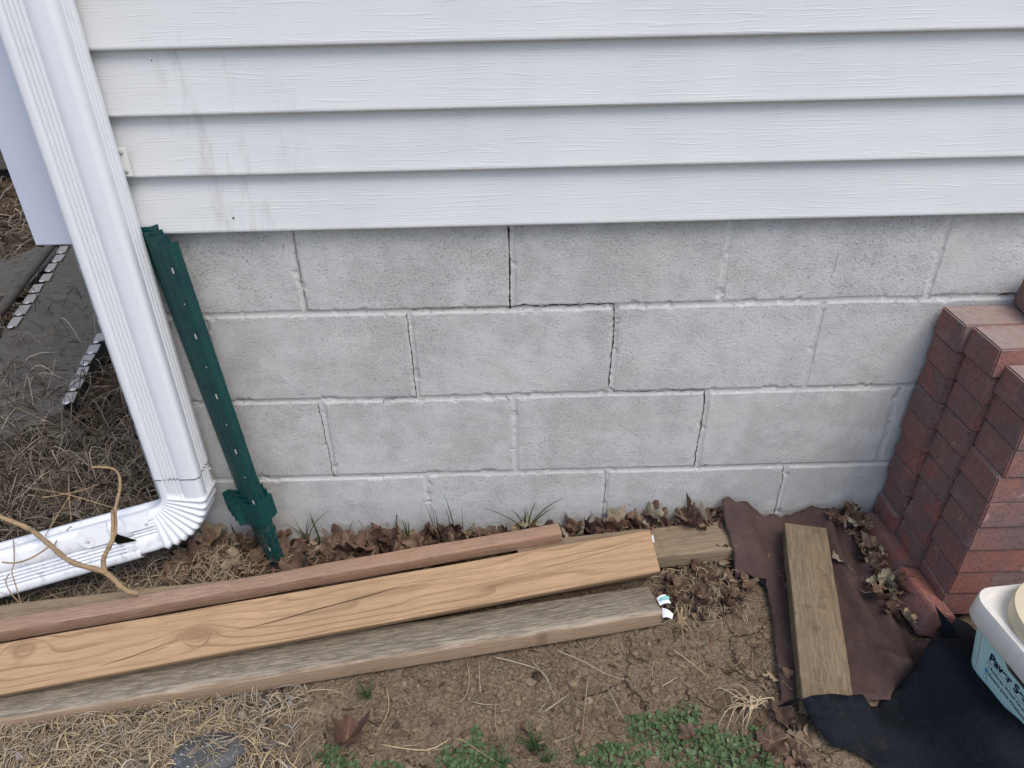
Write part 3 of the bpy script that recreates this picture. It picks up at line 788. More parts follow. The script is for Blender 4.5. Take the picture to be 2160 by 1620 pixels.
def P2(px, py, z=.03): v = at(px, py, z); return (v.x, v.y)
br = [P2(1520, 1070, .085), P2(1540, 1140, .065), P2(1556, 1200, .045), P2(1590, 1200, .04), P2(1618, 1212, .035), P2(1632, 1290, .03), P2(1640, 1380, .03), P2(1650, 1484, .025), P2(1700, 1482, .03),
      P2(1800, 1478, .03), P2(1955, 1466, .02), P2(1952, 1420, .02), P2(1962, 1395, .02), P2(1985, 1352, .02), P2(1925, 1345, .025), P2(1900, 1270, .05), P2(1865, 1190, .05), P2(1830, 1120, .055), P2(1795, 1085, .07), P2(1748, 1066, .085), P2(1700, 1063, .09), P2(1670, 1080, .075), P2(1635, 1088, .065)]
br = [(x, min(y, -.006)) for x, y in br]
f1 = (P2(1745, 1100, .06), P2(1880, 1400, .03)); f2 = (P2(1830, 1180, .06), P2(1915, 1400, .03)); f3 = (P2(1790, 1340, .04), P2(1955, 1430, .03))
def zb(x, y):
    z = float(gz(x, y, False)) + .014
    z += .034*sstep(-.05, 0, y) + .032*sstep(.56, .52, x)*sstep(-.17, -.12, y)
    for (s_, hgt, wd) in ((f1, .024, .012), (f2, .032, .016), (f3, .020, .010)):
        d_, t = seg_d(x, y, *s_); z += hgt*math.exp(-(d_/wd)**2)*(1-.35*t)
    z += .006*(float(fbm(np.array(x*14), np.array(y*14), 3))-.5) + .005*abs(math.sin(x*44+y*16+2*math.sin(y*13)))
    z += .012*sstep(.82, .78, x)*0
    return float(z)
sheet('landscape_fabric', br, zb, 'brownfab', 'rumpled dark brown landscape fabric under the short post')
bk = [P2(1640, 1492, .02), P2(1690, 1532, .012), P2(1760, 1578, .01), P2(1830, 1610, .01), P2(1900, 1640, .01), P2(2200, 1900, .01), P2(2420, 1800, .02), P2(2400, 1400, .02), (.86, -.300), (.835, -.288), P2(1990, 1340, .04), P2(1950, 1385, .03), P2(1925, 1425, .03), P2(1860, 1465, .045), P2(1802, 1476, .060), P2(1690, 1480, .062), P2(1668, 1484, .060), P2(1645, 1488, .035)]
def zk(x, y):
    z = float(gz(x, y, False)) + .009
    r = sstep(.09, -.02, math.hypot(x-.845, y+.30)); z += .055*float(r)
    # sheet rises against the bucket
    z += .085*float(sstep(.66, .775, x)*sstep(-.33, -.42, y))
    z += .050*math.exp(-(seg_d(x, y, P2(1680, 1484, .058), P2(1815, 1478, .058))[0]/.024)**2)
    z += .012*math.exp(-(seg_d(x, y, P2(1700, 1500), P2(2150, 1600))[0]/.03)**2)
    z += .016*(float(fbm(np.array(x*11+3), np.array(y*11), 3))-.5) + .005*abs(math.sin(x*38+y*52+2*math.sin(y*17)))
    return z
sheet('landscape_fabric', bk, zk, 'blackfab', 'black landscape fabric bunched up around the bucket', .014)
sheet('landscape_fabric', [P2(1566, 1196, .02), P2(1600, 1198, .02), P2(1640, 1220, .02), P2(1640, 1262, .01), P2(1608, 1232, .012), P2(1580, 1214, .015)],
      lambda x, y: float(gz(x, y, False))+.011, 'blackfab', 'scrap of black fabric peeking from under the brown fabric edge', .01)
spike = thing('fabric_tatter', 'upright pointed tatter of black fabric beside the small loose paver', 'fabric')
tip = aty(1972, 1278, -.325); bl_ = at(1988, 1345, .045); brr = at(2040, 1368, .05); vs = [tip, bl_, bl_.lerp(brr, .5)+Vector((0, -.012, .01)), brr, tip.lerp(brr, .5)+Vector((.002, .0, .004)), tip.lerp(bl_, .5)+Vector((.004, 0, 0))]
vs2 = vs + [v_+Vector((.001, .0015, 0)) for v_ in vs]
obj('tatter_sheet', vs2, [(0, 5, 4), (5, 1, 2, 4), (4, 2, 3), (6, 10, 11), (11, 10, 8, 7), (10, 9, 8)], 'blackfab', spike, True)

# ------------------------------------------------------------------ bucket
bz = .015; BH = .215; th_ = math.radians(6)
bw = .235
bk_ = thing('bucket', 'square white plastic bucket with teal label and tan screw lid', 'bucket')
cor = at(2062, 1262, .245)                     # outer back-left corner of the lid rim
def rrect(hx, hy, r, n=6):
    out = []
    for (cx, cy, a0) in ((hx-r, hy-r, 0), (-hx+r, hy-r, PI/2), (-hx+r, -hy+r, PI), (hx-r, -hy+r, 1.5*PI)):
        for i in range(n+1): a = a0+PI/2*i/n; out.append((cx+r*math.cos(a), cy+r*math.sin(a)))
    return out
def loft(name, rings, mat, parent, cap=True):
    n = len(rings[0]); vs = [v for r in rings for v in r]; fs = []
    for i in range(len(rings)-1):
        for j in range(n): a = i*n+j; b = i*n+(j+1) % n; fs.append((a, b, b+n, a+n))
    if cap: fs += [tuple(range(n))[::-1], tuple((len(rings)-1)*n+j for j in range(n))]
    o = obj(name, vs, fs, mat, parent, True)
    try: o.data.set_sharp_from_angle(angle=math.radians(40))
    except Exception: pass
    return o
def ring(hx, hy, r, z): return [(x, y, z) for x, y in rrect(hx, hy, r)]
hb = bw/2
loft('body', [ring(hb-.030, hb-.030, .034, 0), ring(hb-.008, hb-.008, .034, .200)], 'pail', bk_)
loft('rim', [ring(hb-.008, hb-.008, .034, .184), ring(hb+.001, hb+.001, .036, .184), ring(hb+.004, hb+.004, .038, .190), ring(hb+.002, hb+.002, .038, .224), ring(hb, hb, .036, .230), ring(hb-.010, hb-.010, .032, .231), ring(hb-.014, hb-.014, .030, .226)], 'pail', bk_)
def circ(r, z, n=48): return [(r*math.cos(2*PI*i/n), r*math.sin(2*PI*i/n), z) for i in range(n)]
lid = loft('screw_lid', [circ(.108, .222), circ(.109, .250), circ(.106, .258), circ(.090, .260), circ(.084, .254), circ(.080, .254)], 'lid', bk_)
obj('lid_panel', [(x, y, .2555) for x, y, _ in circ(.082, 0)], [tuple(range(48))], 'lidtop', bk_)
# label wrapped on the left face (local -x), with print
def lf(u, h, off=.0008):
    """point on the left face: u from back(0) to front(1), h height in m"""
    tt = (h)/.200; hx = (hb-.030)+(.022)*tt; return Vector((-hx-off, (hx-.036)-2*(hx-.036)*u, h))
vs = []; fs = []
for i in range(9):
    for h in (.012, .06, .12, .184): vs.append(lf(i/8, h, .0006))
for i in range(8):
    for j in range(3): a = i*4+j; fs.append((a, a+1, a+5, a+4))
# round the back corner
lab = obj('label', vs, fs, 'label', bk_)
cv = []; cf = []
for j, h in enumerate((.012, .06, .12, .184)):
    hx = (hb-.030)+.022*h/.2; r = .033
    for i in range(9): a = PI/2 + PI/2*i/8; cv.append((-hx+r+(r+.0008)*math.cos(a), hx-r+(r+.0008)*math.sin(a), h))
for j in range(3):
    for i in range(8): a = j*9+i; cf.append((a, a+1, a+10, a+9))
obj('label_corner', cv, cf, 'label', lab, True)
def text_on(txt, u, h, size, mat, bold=0.0, off=.0016, shear=0):
    cu = bpy.data.curves.new('text', 'FONT'); cu.body = txt; cu.size = size; cu.offset = bold; cu.shear = shear
    tmp = bpy.data.objects.new('tmp', cu); C.objects.link(tmp); dg = bpy.context.evaluated_depsgraph_get()
    me = bpy.data.meshes.new_from_object(tmp.evaluated_get(dg)); bpy.data.objects.remove(tmp)
    p = lf(u, h, off); 
    for v_ in me.vertices: 
        hh = h + v_.co.y; base = lf(0, hh, off); v_.co = Vector((base.x, p.y - v_.co.x, hh))
    return mobj('printed_text', me, mat, lab)
def patch(u0, u1, h0, h1, mat, off=.0012, name='print', skew=0):
    return obj(name, [lf(u0, h0, off), lf(u1, h0, off), lf(u1+skew, h1, off), lf(u0+skew, h1, off)], [(0, 3, 2, 1)], mat, lab)
text_on('Paver Set', .17, .139, .0235, 'ink', .0008)
patch(.16, .95, .1325, .1333, 'ink', .001, 'rule')
text_on('Reduces Weed Growth', .225, .1215, .0098, 'ink', .0001)
text_on('Resists Joint Washout', .225, .1075, .0098, 'ink', .0001)
for i, (h, mt) in enumerate(((.120, 'paper'), (.106, 'blue'), (.092, 'paper'))):
    patch(.145, .20, h, h+.010, 'ink2', .0011, 'icon_frame'); patch(.155, .19, h+.0015, h+.0085, mt, .0015, 'icon')
patch(0.0, .32, .178, .182, 'ink', .0011, 'stripe'); patch(.36, .46, .174, .182, 'ink', .0011, 'stripe')
obj('emblem', [lf(.34, .183, .0014), lf(.34, .176, .0014), lf(.48, .162, .0014), lf(1.1, .162, .0014), lf(1.1, .183, .0014)], [(0, 1, 2, 3, 4)], 'ink', lab)
obj('emblem_line', [lf(.35, .180, .0018), lf(.35, .1775, .0018), lf(.485, .1642, .0018), lf(1.1, .1642, .0018), lf(1.1, .1665, .0018), lf(.495, .1665, .0018), lf(.37, .179, .0018), lf(.37, .180, .0018)], [(0, 1, 2, 3, 4, 5, 6, 7)], 'gold', lab)
bm_ = Matrix.Rotation(math.radians(6), 4, 'Z') @ Matrix.Rotation(math.radians(0), 4, 'X')
cl = bm_ @ Vector((-hb, hb-.02, .230))
bk_.rotation_euler = (0, 0, math.radians(6)); bk_.location = (cor.x - cl.x, cor.y - cl.y, .245-.230)

# ------------------------------------------------------------------ leaves
def leaf_mesh(kind, seed):
    rnd = random.Random(seed); K = 44; rings = [0, .3, .6, .85, 1.0]; vs = []; fs = []; vein = []
    nl = {'maple': 5, 'oak': 7, 'round': 3, 'long': 1}[kind]
    def rad(a):
        if kind == 'maple': return .62 + .38*abs(math.cos(a*2.5))**1.3 + .05*math.sin(a*17+seed)
        if kind == 'oak': return (.55+.45*abs(math.cos(a))) * (.72+.28*math.cos(a*9+seed))
        if kind == 'round': return .85 + .10*math.cos(3*a+seed)+.04*math.sin(11*a)
        return 1.0+.05*math.sin(9*a)
    cr = rnd.uniform(10, 42); fold = rnd.uniform(-.8, 1.3); tw = rnd.uniform(-30, 30); ph = rnd.uniform(0, 6)
    asp = {'maple': .95, 'oak': .55, 'round': .8, 'long': .25}[kind]; S = .030
    for rr in rings:
        for j in range(K):
            a = 2*PI*j/K; R = rad(a)*rr*S; x = R*math.cos(a); y = R*math.sin(a)*asp
            z = cr*x*x*.6 + fold*abs(y) + tw*x*y + .0032*math.sin(x*260+ph+y*120)*rr + .003*math.sin(y*330+ph*2-x*90)*rr
            vs.append((x, y, z)); vein.append(max(0, 1-abs(y)/.0012) if kind != 'maple' else max(0, 1-abs(math.sin(a*2.5))*rr*10))
    for i in range(len(rings)-1):
        for j in range(K): a = i*K+j; b = i*K+(j+1) % K; fs.append((a, b, b+K, a+K))
    b0 = len(vs)
    me = bpy.data.meshes.new('leaf_'+kind); 
    # stem
    sp = [(-S*.9*(.6 if kind == 'maple' else .9), 0, cr*S*S*.4), (-S*1.25, .001, .002), (-S*1.7, .004, .004)]
    tv, tf = tube_geo(sp, [.0009, .0007, .0006], 4)
    fs += [tuple(i+b0 for i in f) for f in tf]; vs += [tuple(v_) for v_ in tv]; vein += [1]*len(tv)
    me.from_pydata(vs, [], fs); me.update(); me.polygons.foreach_set('use_smooth', [True]*len(me.polygons))
    a = me.attributes.new('vein', 'FLOAT', 'POINT'); a.data.foreach_set('value', vein)
    return me
LM = [leaf_mesh(k, s) for k, s in (('maple', 1), ('maple', 2), ('maple', 3), ('oak', 4), ('oak', 5), ('round', 6), ('round', 7), ('maple', 8), ('long', 9), ('oak', 10))]
LMT = [me.copy() for me in LM]
for me in LM: me.materials.append(MAT['leaf'])
for me in LMT: me.materials.append(MAT['tanleaf'])
def leaf(p, sc_=1, rot=None, label='', group='', mesh=None, tanc=False, lift=.008):
    o = bpy.data.objects.new('dry_leaf', mesh or random.choice(LMT if tanc else LM)); C.objects.link(o)
    o.location = (p[0], p[1], p[2]+lift); o.scale = (sc_, sc_, sc_)
    o.rotation_euler = rot or (random.gauss(0, .45), random.gauss(0, .45), random.uniform(0, 6.3))
    return tag(o, label, 'leaf', group)
R = random.Random(21)
def wl(x, tn):
    z = ('under the bend of the downspout' if x < -.60 else 'just right of the green fence posts' if x < -.40 else 'below the left wall joint' if x < -.15
         else 'behind the right end of the reddish board' if x < .10 else 'on the wall side of the tan beam end' if x < .32 else 'on the old plank beside the brown fabric')
    return ('pale tan dry leaf in the litter ' if tn else 'curled brown dry leaf in the litter ') + z
for i in range(215):
    x = R.uniform(-.78, .49); y = -.012 - abs(R.gauss(0, .045))
    if x > .12: y = -.012 - abs(R.gauss(0, .022))
    if x < -.42: y = -.01 - R.random()*.13
    lift = .008 + R.random()*.026*math.exp(-((y+.03)/.04)**2)
    s = R.uniform(.5, 1.5)
    if x > -.1: s = min(s, 1.05)
    leaf((x, min(y, -.022*s), g0(x, y)), s, (R.gauss(0, .65 if x < -.1 else .35), R.gauss(0, .6 if x < -.1 else .35), R.uniform(0, 6.3)), wl(x, tn := (R.random() < .16)), 'dry leaves along the foot of the wall', tanc=tn, lift=lift)
for i in range(34):
    p = at(R.uniform(1395, 1560), R.uniform(1150, 1300), .03)
    leaf((p.x, p.y, g0(p.x, p.y)), R.uniform(.5, .85), (R.gauss(0, .6), R.gauss(0, .6), R.uniform(0, 6.3)), 'crumpled brown dry leaf past the right ends of the boards', 'dry leaves past the board ends', lift=.006+R.random()*.01)
for i in range(48):
    t = R.random(); a = Vector(at(1790, 1085, .06)); b = Vector(at(1905, 1320, .04)); p = a.lerp(b, t) + Vector((R.gauss(.006, .012), R.gauss(0, .012), 0))
    leaf((p.x, min(p.y, -.02), .045-.02*t + R.random()*.02), R.uniform(.45, .85), (R.gauss(0, .6), R.gauss(0, .6), R.uniform(0, 6.3)), ('pale tan' if (tn := R.random() < .35) else 'dark brown') + ' dry leaf caught between the brown fabric and the pavers', 'dry leaves between fabric and pavers', tanc=tn, lift=.006)
for i in range(10):
    p = at(R.uniform(1745, 1835), R.uniform(1066, 1110), .09)
    leaf((p.x, min(p.y, -.02), .075), R.uniform(.5, .9), (R.gauss(0, .6), R.gauss(0, .6), R.uniform(0, 6.3)), ('pale tan' if (tn := R.random() < .5) else 'dark brown') + ' dry leaf at the wall end of the brown fabric', 'dry leaves between fabric and pavers', tanc=tn, lift=.006)
for (px, py, s, k, tn, lab_) in ((1437, 1303, 1.25, 3, True, 'large pale lobed leaf beside the end of the grey board'), (640, 1470, .95, 9, True, 'curled orange-tan leaf below the grey board'),
                           (1632, 1420, .95, 3, True, 'pale torn leaf at the left edge of the brown fabric'), (1575, 1225, .8, 0, False, 'reddish brown leaf by the scrap of black fabric'),
                           (730, 1555, 1.2, 1, False, 'flat reddish leaf near the bottom grass'), (1440, 1130, 1.0, 4, True, 'pale ribbed leaf lying on the old plank'),
                           (1650, 1505, .9, 5, False, 'dry brown leaf at the tip of the black fabric'), (1630, 1560, 1.0, 2, False, 'curled brown leaf right of the green weeds'),
                           (1690, 1590, .9, 6, False, 'dry brown leaf below the black fabric edge'), (1640, 1180, 1.0, 8, False, 'narrow grey-brown leaf against the left side of the short post'),
                           (1655, 1240, .8, 5, False, 'small brown leaf on the fabric left of the short post'), (1765, 1200, .7, 8, True, 'olive leaf on the fabric right of the short post'),
                           (485, 1600, .8, 6, False, 'round orange-brown leaf beside the speckled rock'), (1455, 1545, .6, 7, False, 'small brown leaf among the green weeds'),
                           (1660, 1425, .4, 6, False, 'tiny curled leaf on the brown fabric edge'), (1560, 1190, .7, 1, False, 'brown leaf at the lower left corner of the fabric')):
    z = .02; p = at(px, py, z); zz = g0(p.x, p.y)
    if px > 1640 and py < 1450: zz = zb(p.x, p.y)
    leaf((p.x, p.y, zz), s, (R.gauss(0, .25), R.gauss(0, .25), R.uniform(0, 6.3)), lab_, None, mesh=(LMT if tn else LM)[k], lift=.007)
for i in range(46):
    p = at(R.uniform(-60, 300), R.uniform(400, 1060), 0.0)
    if p.x > -.86: continue
    leaf((p.x, p.y, g0(p.x, p.y)), R.uniform(.7, 1.4), (R.gauss(0, .5), R.gauss(0, .5), R.uniform(0, 6.3)), 'dry brown leaf in the weeds beyond the house corner', 'dry leaves beyond the house corner', lift=.012)

# ------------------------------------------------------------------ strands (straw, grass) as single objects
def strands(name, items, mat, kind='stuff', parent=None, n_side=3):
    """items: list of (points, radius, rv)"""
    vs = []; fs = []; rv = []
    for pts, rad, r in items:
        n0 = len(vs); K = len(pts)
        rr = [rad*(1-.75*(i/(K-1))**2) for i in range(K)]
        tube_geo(pts, rr, n_side, vs, fs); rv += [r]*(len(vs)-n0)
    o = obj(name, vs, fs, mat, parent, True)
    a = o.data.attributes.new('rv', 'FLOAT', 'POINT'); a.data.foreach_set('value', rv)
    if kind: o['kind'] = kind
    return o
def lying(x, y, L_, rad, curl=.6, lift=.01, hfun=g0, arch=.0):
    a = R.uniform(0, 2*PI); pts = []; z0 = R.random()*lift; K = 6; px_, py_ = x, y
    c = R.gauss(0, curl)
    for i in range(K+1):
        t = i/K; pts.append(Vector((px_, py_, hfun(px_, py_)+.0015+z0*(.4+math.sin(PI*t)*.8)+arch*math.sin(PI*t))))
        a += c/K*2; px_ += math.cos(a)*L_/K; py_ += math.sin(a)*L_/K
    return pts, rad, R.random()
items = []
for i in range(3600):      # near-left mulch of straw
    px, py = R.uniform(-40, 640), R.uniform(1440, 1700)
    if R.random() > sstep(720, 380, px): continue
    p = at(px, py, .02)
    items.append(lying(p.x, p.y, R.uniform(.012, .08), R.uniform(.0004, .0014), R.choice((.15, .35, .8)), .018))
for i in range(420):
    p = at(R.uniform(-40, 600), R.uniform(1470, 1690), .02); items.append(lying(p.x, p.y, R.uniform(.02, .07), R.uniform(.0013, .0024), .7, .02))
strands('dry_straw', items, 'straw')
items = []
for i in range(260):      # sparse straw on bare soil
    p = at(R.uniform(640, 1700), R.uniform(1250, 1680), 0)
    items.append(lying(p.x, p.y, R.uniform(.01, .06), R.uniform(.0003, .0009), .5, .004))
for i in range(900):       # tiny fibres
    p = at(R.uniform(500, 1750), R.uniform(1300, 1680), 0)
    items.append(lying(p.x, p.y, R.uniform(.004, .014), R.uniform(.0003, .0006), .9, .002))
for i in range(420):      # by the right end of the boards
    p = at(R.gauss(1470, 45), R.gauss(1235, 35), .02)
    items.append(lying(p.x, p.y, R.uniform(.012, .05), R.uniform(.0004, .0012), .8, .02))
for (pts) in ([(1170, 1370), (1225, 1395), (1280, 1420), (1330, 1435)], [(985, 1395), (990, 1440), (975, 1475), (930, 1480)], [(1010, 1395), (1012, 1440), (1016, 1468)],
              [(1120, 1392), (1150, 1430), (1168, 1462), (1180, 1480)], [(1040, 1385), (1090, 1400), (1140, 1412), (1160, 1440)], [(1420, 1370), (1450, 1395), (1500, 1430)],
              [(815, 1450), (820, 1500), (790, 1550), (760, 1590)], [(800, 1570), (900, 1585), (960, 1555), (1020, 1590), (1050, 1612)], [(1045, 1480), (1045, 1530), (1055, 1560)],
              [(1240, 1425), (1235, 1480), (1228, 1540), (1222, 1560)], [(1282, 1450), (1300, 1490), (1320, 1520)], [(1150, 1500), (1200, 1467)], [(1135, 1503), (1155, 1480)], [(1395, 1448), (1430, 1430)]):
    items.append((smooth_path([at(a, b, .008) + Vector((0, 0, .004*math.sin(i*2))) for i, (a, b) in enumerate(pts)], 4), .0012, R.uniform(.3, 1)))
strands('dry_straw', items, 'straw')
items = []
for i in range(1500):       # under the drain pipe, along the wall to the left
    x, y = R.uniform(-1.35, -.62), R.uniform(-.27, .02)
    items.append(lying(x, y, R.uniform(.02, .10), R.uniform(.0005, .0013), 1.0, .03))
for i in range(220):
    p = at(R.gauss(450, 50), R.gauss(1190, 20), .02); items.append(lying(p.x, p.y, R.uniform(.03, .09), .001, 1.2, .03))
strands('dry_grass', items, 'straw')
items = []
for i in range(5200):      # dead weeds beyond the corner
    px, py = R.uniform(-80, 330), 1130 - 730*R.random()**1.3
    p = at(px, py, .02)
    if p.x > -.835 and p.y > -.02: continue
    dist = (p-CAM).length
    dens = 1 if py > 860 else .32
    if R.random() > dens: continue
    if 140 < px < 290 and 690 < py < 930 and R.random() < .8: continue
    items.append(lying(p.x, p.y, R.uniform(.04, .20)*(1 + (R.random() < .1)), R.uniform(.0007, .0018)*dist/1.6, 1.4, .05, arch=R.random()*.03))
strands('dead_weeds', items, 'greystraw')
# standing vines and stalks over the discarded boards
items = []
for i in range(330):
    p = at(R.uniform(-60, 280), 1060-400*R.random()**1.3, .03); a = R.uniform(0, 6.3); L_ = R.uniform(.12, .4); b = p + Vector((math.cos(a)*L_*.6, math.sin(a)*L_*.6, 0)); mid = (p+b)/2 + Vector((R.gauss(0, .04), R.gauss(0, .04), R.uniform(.03, .14)))
    items.append((smooth_path([p, mid, b], 5), R.uniform(.0011, .0022), R.random()))
strands('dead_vines', items, 'greystraw')

# crumpled fragments of leaves: litter nobody could count
def fragments(spec, mat, smin, smax):
    vs = []; fs = []; rv = []
    for fn, n in spec:
        for i in range(n):
            p, z = fn(); s_ = R.uniform(smin, smax); q = Matrix.Rotation(R.uniform(0, 6.3), 3, 'Z') @ Matrix.Rotation(R.gauss(0, .6), 3, 'X') @ Matrix.Rotation(R.gauss(0, .5), 3, 'Y')
            n0 = len(vs); asp = R.uniform(.25, .9); K = 7; c = Vector((p[0], p[1], z + s_*.25)); b_ = R.uniform(-.5, .5)
            vs.append(c)
            for j in range(K):
                a = 2*PI*j/K; rr = s_*R.uniform(.6, 1.15); v_ = Vector((rr*math.cos(a), rr*math.sin(a)*asp, b_*s_*math.cos(a)**2 + R.uniform(-.15, .15)*s_)); vs.append(c + q @ v_)
            fs += [(n0, n0+1+j, n0+1+(j+1) % K) for j in range(K)]; rv += [R.random()]*(K+1)
    o = obj('leaf_litter', vs, fs, mat, None, True); a = o.data.attributes.new('rv', 'FLOAT', 'POINT'); a.data.foreach_set('value', rv); o['kind'] = 'stuff'
def fw():
    x = R.uniform(-.80, .49); y = -.006-abs(R.gauss(0, .05)); return (x, y), g0(x, y)+R.random()*.014*math.exp(-((y+.03)/.04)**2)
def fpx(x0, x1, y0, y1, k=0):
    def f():
        p = at(R.uniform(x0, x1), R.uniform(y0, y1), .01); return (p.x, p.y), g0(p.x, p.y)+R.random()*k
    return f
MAT['frag'] = mat_var('leaf_fragments', [(.07, .045, .032), (.16, .10, .068), (.10, .062, .044), (.22, .16, .11), (.05, .034, .026), (.30, .235, .17)], .85, .15, 'strand')
MAT['gfrag'] = mat_var('grey_fragments', [(.12, .11, .11), (.22, .20, .19), (.09, .075, .065), (.30, .27, .25), (.16, .12, .09)], .85, .15, 'strand')
fragments([(fw, 900), (fpx(1385, 1570, 1150, 1300, .01), 330), (fpx(1560, 1700, 1470, 1620, .004), 60), (fpx(560, 1650, 1320, 1640, .0), 240)], 'frag', .003, .013)
fragments([(fpx(-40, 260, 400, 1080, .01), 500)], 'frag', .010, .030)
fragments([(fpx(-30, 620, 1450, 1640, .010), 420), (fpx(380, 560, 1450, 1510, .01), 120)], 'gfrag', .003, .011)

# soil crumbs
vs = []; fs = []; rv = []
ico = bmesh.new(); bmesh.ops.create_icosphere(ico, subdivisions=1, radius=1); iv = [v_.co.copy() for v_ in ico.verts]; iff = [[v_.index for v_ in f.verts] for f in ico.faces]; ico.free()
for i in range(8500):
    px, py = R.uniform(420, 1760), R.uniform(1230, 1680)
    p = at(px, py, 0); s = min(.0085, .0010*math.exp(abs(R.gauss(0, .85)))); n0 = len(vs); q = Matrix.Rotation(R.uniform(0, 6), 3, 'Z'); st = [R.uniform(.6, 1.3) for _ in range(3)]
    z = g0(p.x, p.y)
    vs += [Vector((p.x, p.y, z + s*.25)) + q @ Vector((v_.x*s*st[0], v_.y*s*st[1], v_.z*s*st[2]*.7))*R.uniform(.8, 1.15) for v_ in iv]
    fs += [tuple(n0+j for j in f) for f in iff]; rv += [R.random()]*len(iv)
o = obj('soil_crumbs', vs, fs, 'crumb'); a = o.data.attributes.new('rv', 'FLOAT', 'POINT'); a.data.foreach_set('value', rv); o['kind'] = 'stuff'

# green ground cover (many scalloped leaflets)
def weeds(blobs, name='green_weeds'):
    vs = []; fs = []; rv = []
    for (px, py, rx, ry, n) in blobs:
        for i in range(int(n*.62)):
            a = R.uniform(0, 6.3); rr = 1.15*math.sqrt(R.random()); p = at(px+math.cos(a)*rr*rx, py+math.sin(a)*rr*ry, .015)
            dome = (1-rr*rr); z = g0(p.x, p.y) + .003 + dome*.012*R.uniform(0, 1)
            r = R.uniform(.0024, .0052); n0 = len(vs); K = 12
            nrm = Vector((R.gauss(0, .35), R.gauss(-.15, .35), 1)).normalized(); e1 = nrm.orthogonal().normalized(); e2 = nrm.cross(e1)
            c = Vector((p.x, p.y, z)); vs.append(c - nrm*.0009)
            for j in range(K):
                an = 2*PI*j/K; q = r*(1 if j % 4 else .70)*(1.08 if j % 2 else .92); vs.append(c + e1*math.cos(an)*q + e2*math.sin(an)*q + nrm*.0008*math.sin(an*3))
            fs += [(n0, n0+1+j, n0+1+(j+1) % K) for j in range(K)]; rv += [R.random()]*(K+1)
            g = Vector((p.x+R.gauss(0, .002), p.y+R.gauss(0, .002), g0(p.x, p.y)-.002)); n1 = len(vs)
            tube_geo([g, c], .0005, 3, vs, fs); rv += [.2]*(len(vs)-n1)
    o = obj(name, vs, fs, 'weed', None, True); a = o.data.attributes.new('rv', 'FLOAT', 'POINT'); a.data.foreach_set('value', rv); o['kind'] = 'stuff'; return o
weeds([(1400, 1530, 68, 34, 330), (1450, 1500, 30, 24, 100), (1340, 1510, 18, 10, 30), (1470, 1575, 75, 40, 420), (1560, 1590, 72, 45, 440), (1500, 1545, 35, 24, 130), (1600, 1545, 30, 20, 80), (1620, 1615, 30, 20, 60)])
weeds([(1310, 1590, 62, 30, 270), (1285, 1570, 26, 12, 60), (1240, 1600, 25, 12, 50)])
weeds([(990, 1590, 58, 32, 240), (1005, 1548, 12, 18, 30), (960, 1605, 40, 20, 100), (1005, 1530, 8, 5, 6), (1045, 1600, 30, 20, 60)])
weeds([(690, 1590, 28, 24, 55), (730, 1605, 30, 18, 60), (815, 1610, 30, 14, 50)])
weeds([(18, 468, 26, 20, 40), (260, 1030, 18, 12, 20)])

def tuft(px, py, n, hmin, hmax, spread, label, mat='grass', z=.01, wall=False, lean=None, rad=.0009, dry=0):
    p = at(px, py, z); 
    if wall: p.y = -.016; hmin += .045; hmax += .06; rad *= 1.6
    p.z = g0(p.x, p.y); t = []
    for i in range(n):
        a = R.uniform(0, 2*PI); h = R.uniform(hmin, hmax); sp = R.uniform(.15, 1)*spread*h
        d = Vector((math.cos(a)*sp, math.sin(a)*sp*(.25 if wall else 1), 0))
        if wall: d.y = -abs(d.y)
        b = p + Vector((R.gauss(0, .004), R.gauss(0, .003) if not wall else 0, -.002))
        pts = [b + d*(s_**1.7) + Vector((0, 0, h*(s_ - .28*s_*s_*min(1.5, spread*1.2)))) for s_ in np.linspace(0, 1, 7)]
        t.append((pts, rad*R.uniform(.6, 1.3), R.random()))
    if dry:
        pass
    o = strands('grass_tuft', t, mat, None); return tag(o, label, 'grass')
tuft(655, 1130, 6, .05, .09, .6, 'wispy green grass tuft at the wall right of the fence posts', wall=True)
tuft(675, 1135, 3, .05, .07, .3, 'short green grass blades just right of the wispy tuft', wall=True)
tuft(735, 1130, 1, .07, .07, .9, 'single green grass blade leaning on the wall', wall=True)
tuft(862, 1122, 3, .022, .03, .2, 'stubby cut grass tuft poking from the leaves', wall=True, rad=.0014)
tuft(925, 1125, 4, .06, .10, .25, 'tall thin grass blades below the vertical wall joint', wall=True)
tuft(962, 1118, 2, .07, .09, .15, 'upright dark green grass blades left of the star tuft', wall=True)
tuft(982, 1120, 1, .06, .06, .05, 'single short upright grass blade by the wall', wall=True)
tuft(1110, 1112, 7, .07, .11, .75, 'spreading dark green grass tuft against the wall centre', wall=True, rad=.0013)
tuft(775, 1465, 26, .03, .055, .9, 'fine green grass tuft below the grey board')
tuft(1125, 1575, 34, .04, .085, .8, 'tall green grass tuft at the bottom centre', rad=.0011)
tuft(1150, 1600, 22, .02, .05, 1.1, 'low green grass tuft at the bottom edge near the centre')
tuft(1060, 1610, 16, .03, .05, 1.3, 'flat broad-bladed grass tuft between the weed patches', rad=.0016)
tuft(1220, 1590, 5, .05, .08, .9, 'sparse pale grass blades left of the right weed patch')
tuft(690, 1600, 14, .02, .045, 1.0, 'small green grass tuft beside the flat reddish leaf')
tuft(1265, 1610, 8, .02, .04, 1.0, 'small grass tuft at the foot of the right weed patch')
tuft(410, 1540, 5, .03, .05, .9, 'dry pale grass stalks over the speckled rock', 'straw')
tuft(280, 1600, 26, .03, .06, 1.3, 'golden dry grass clump left of the speckled rock', 'straw', rad=.0013)
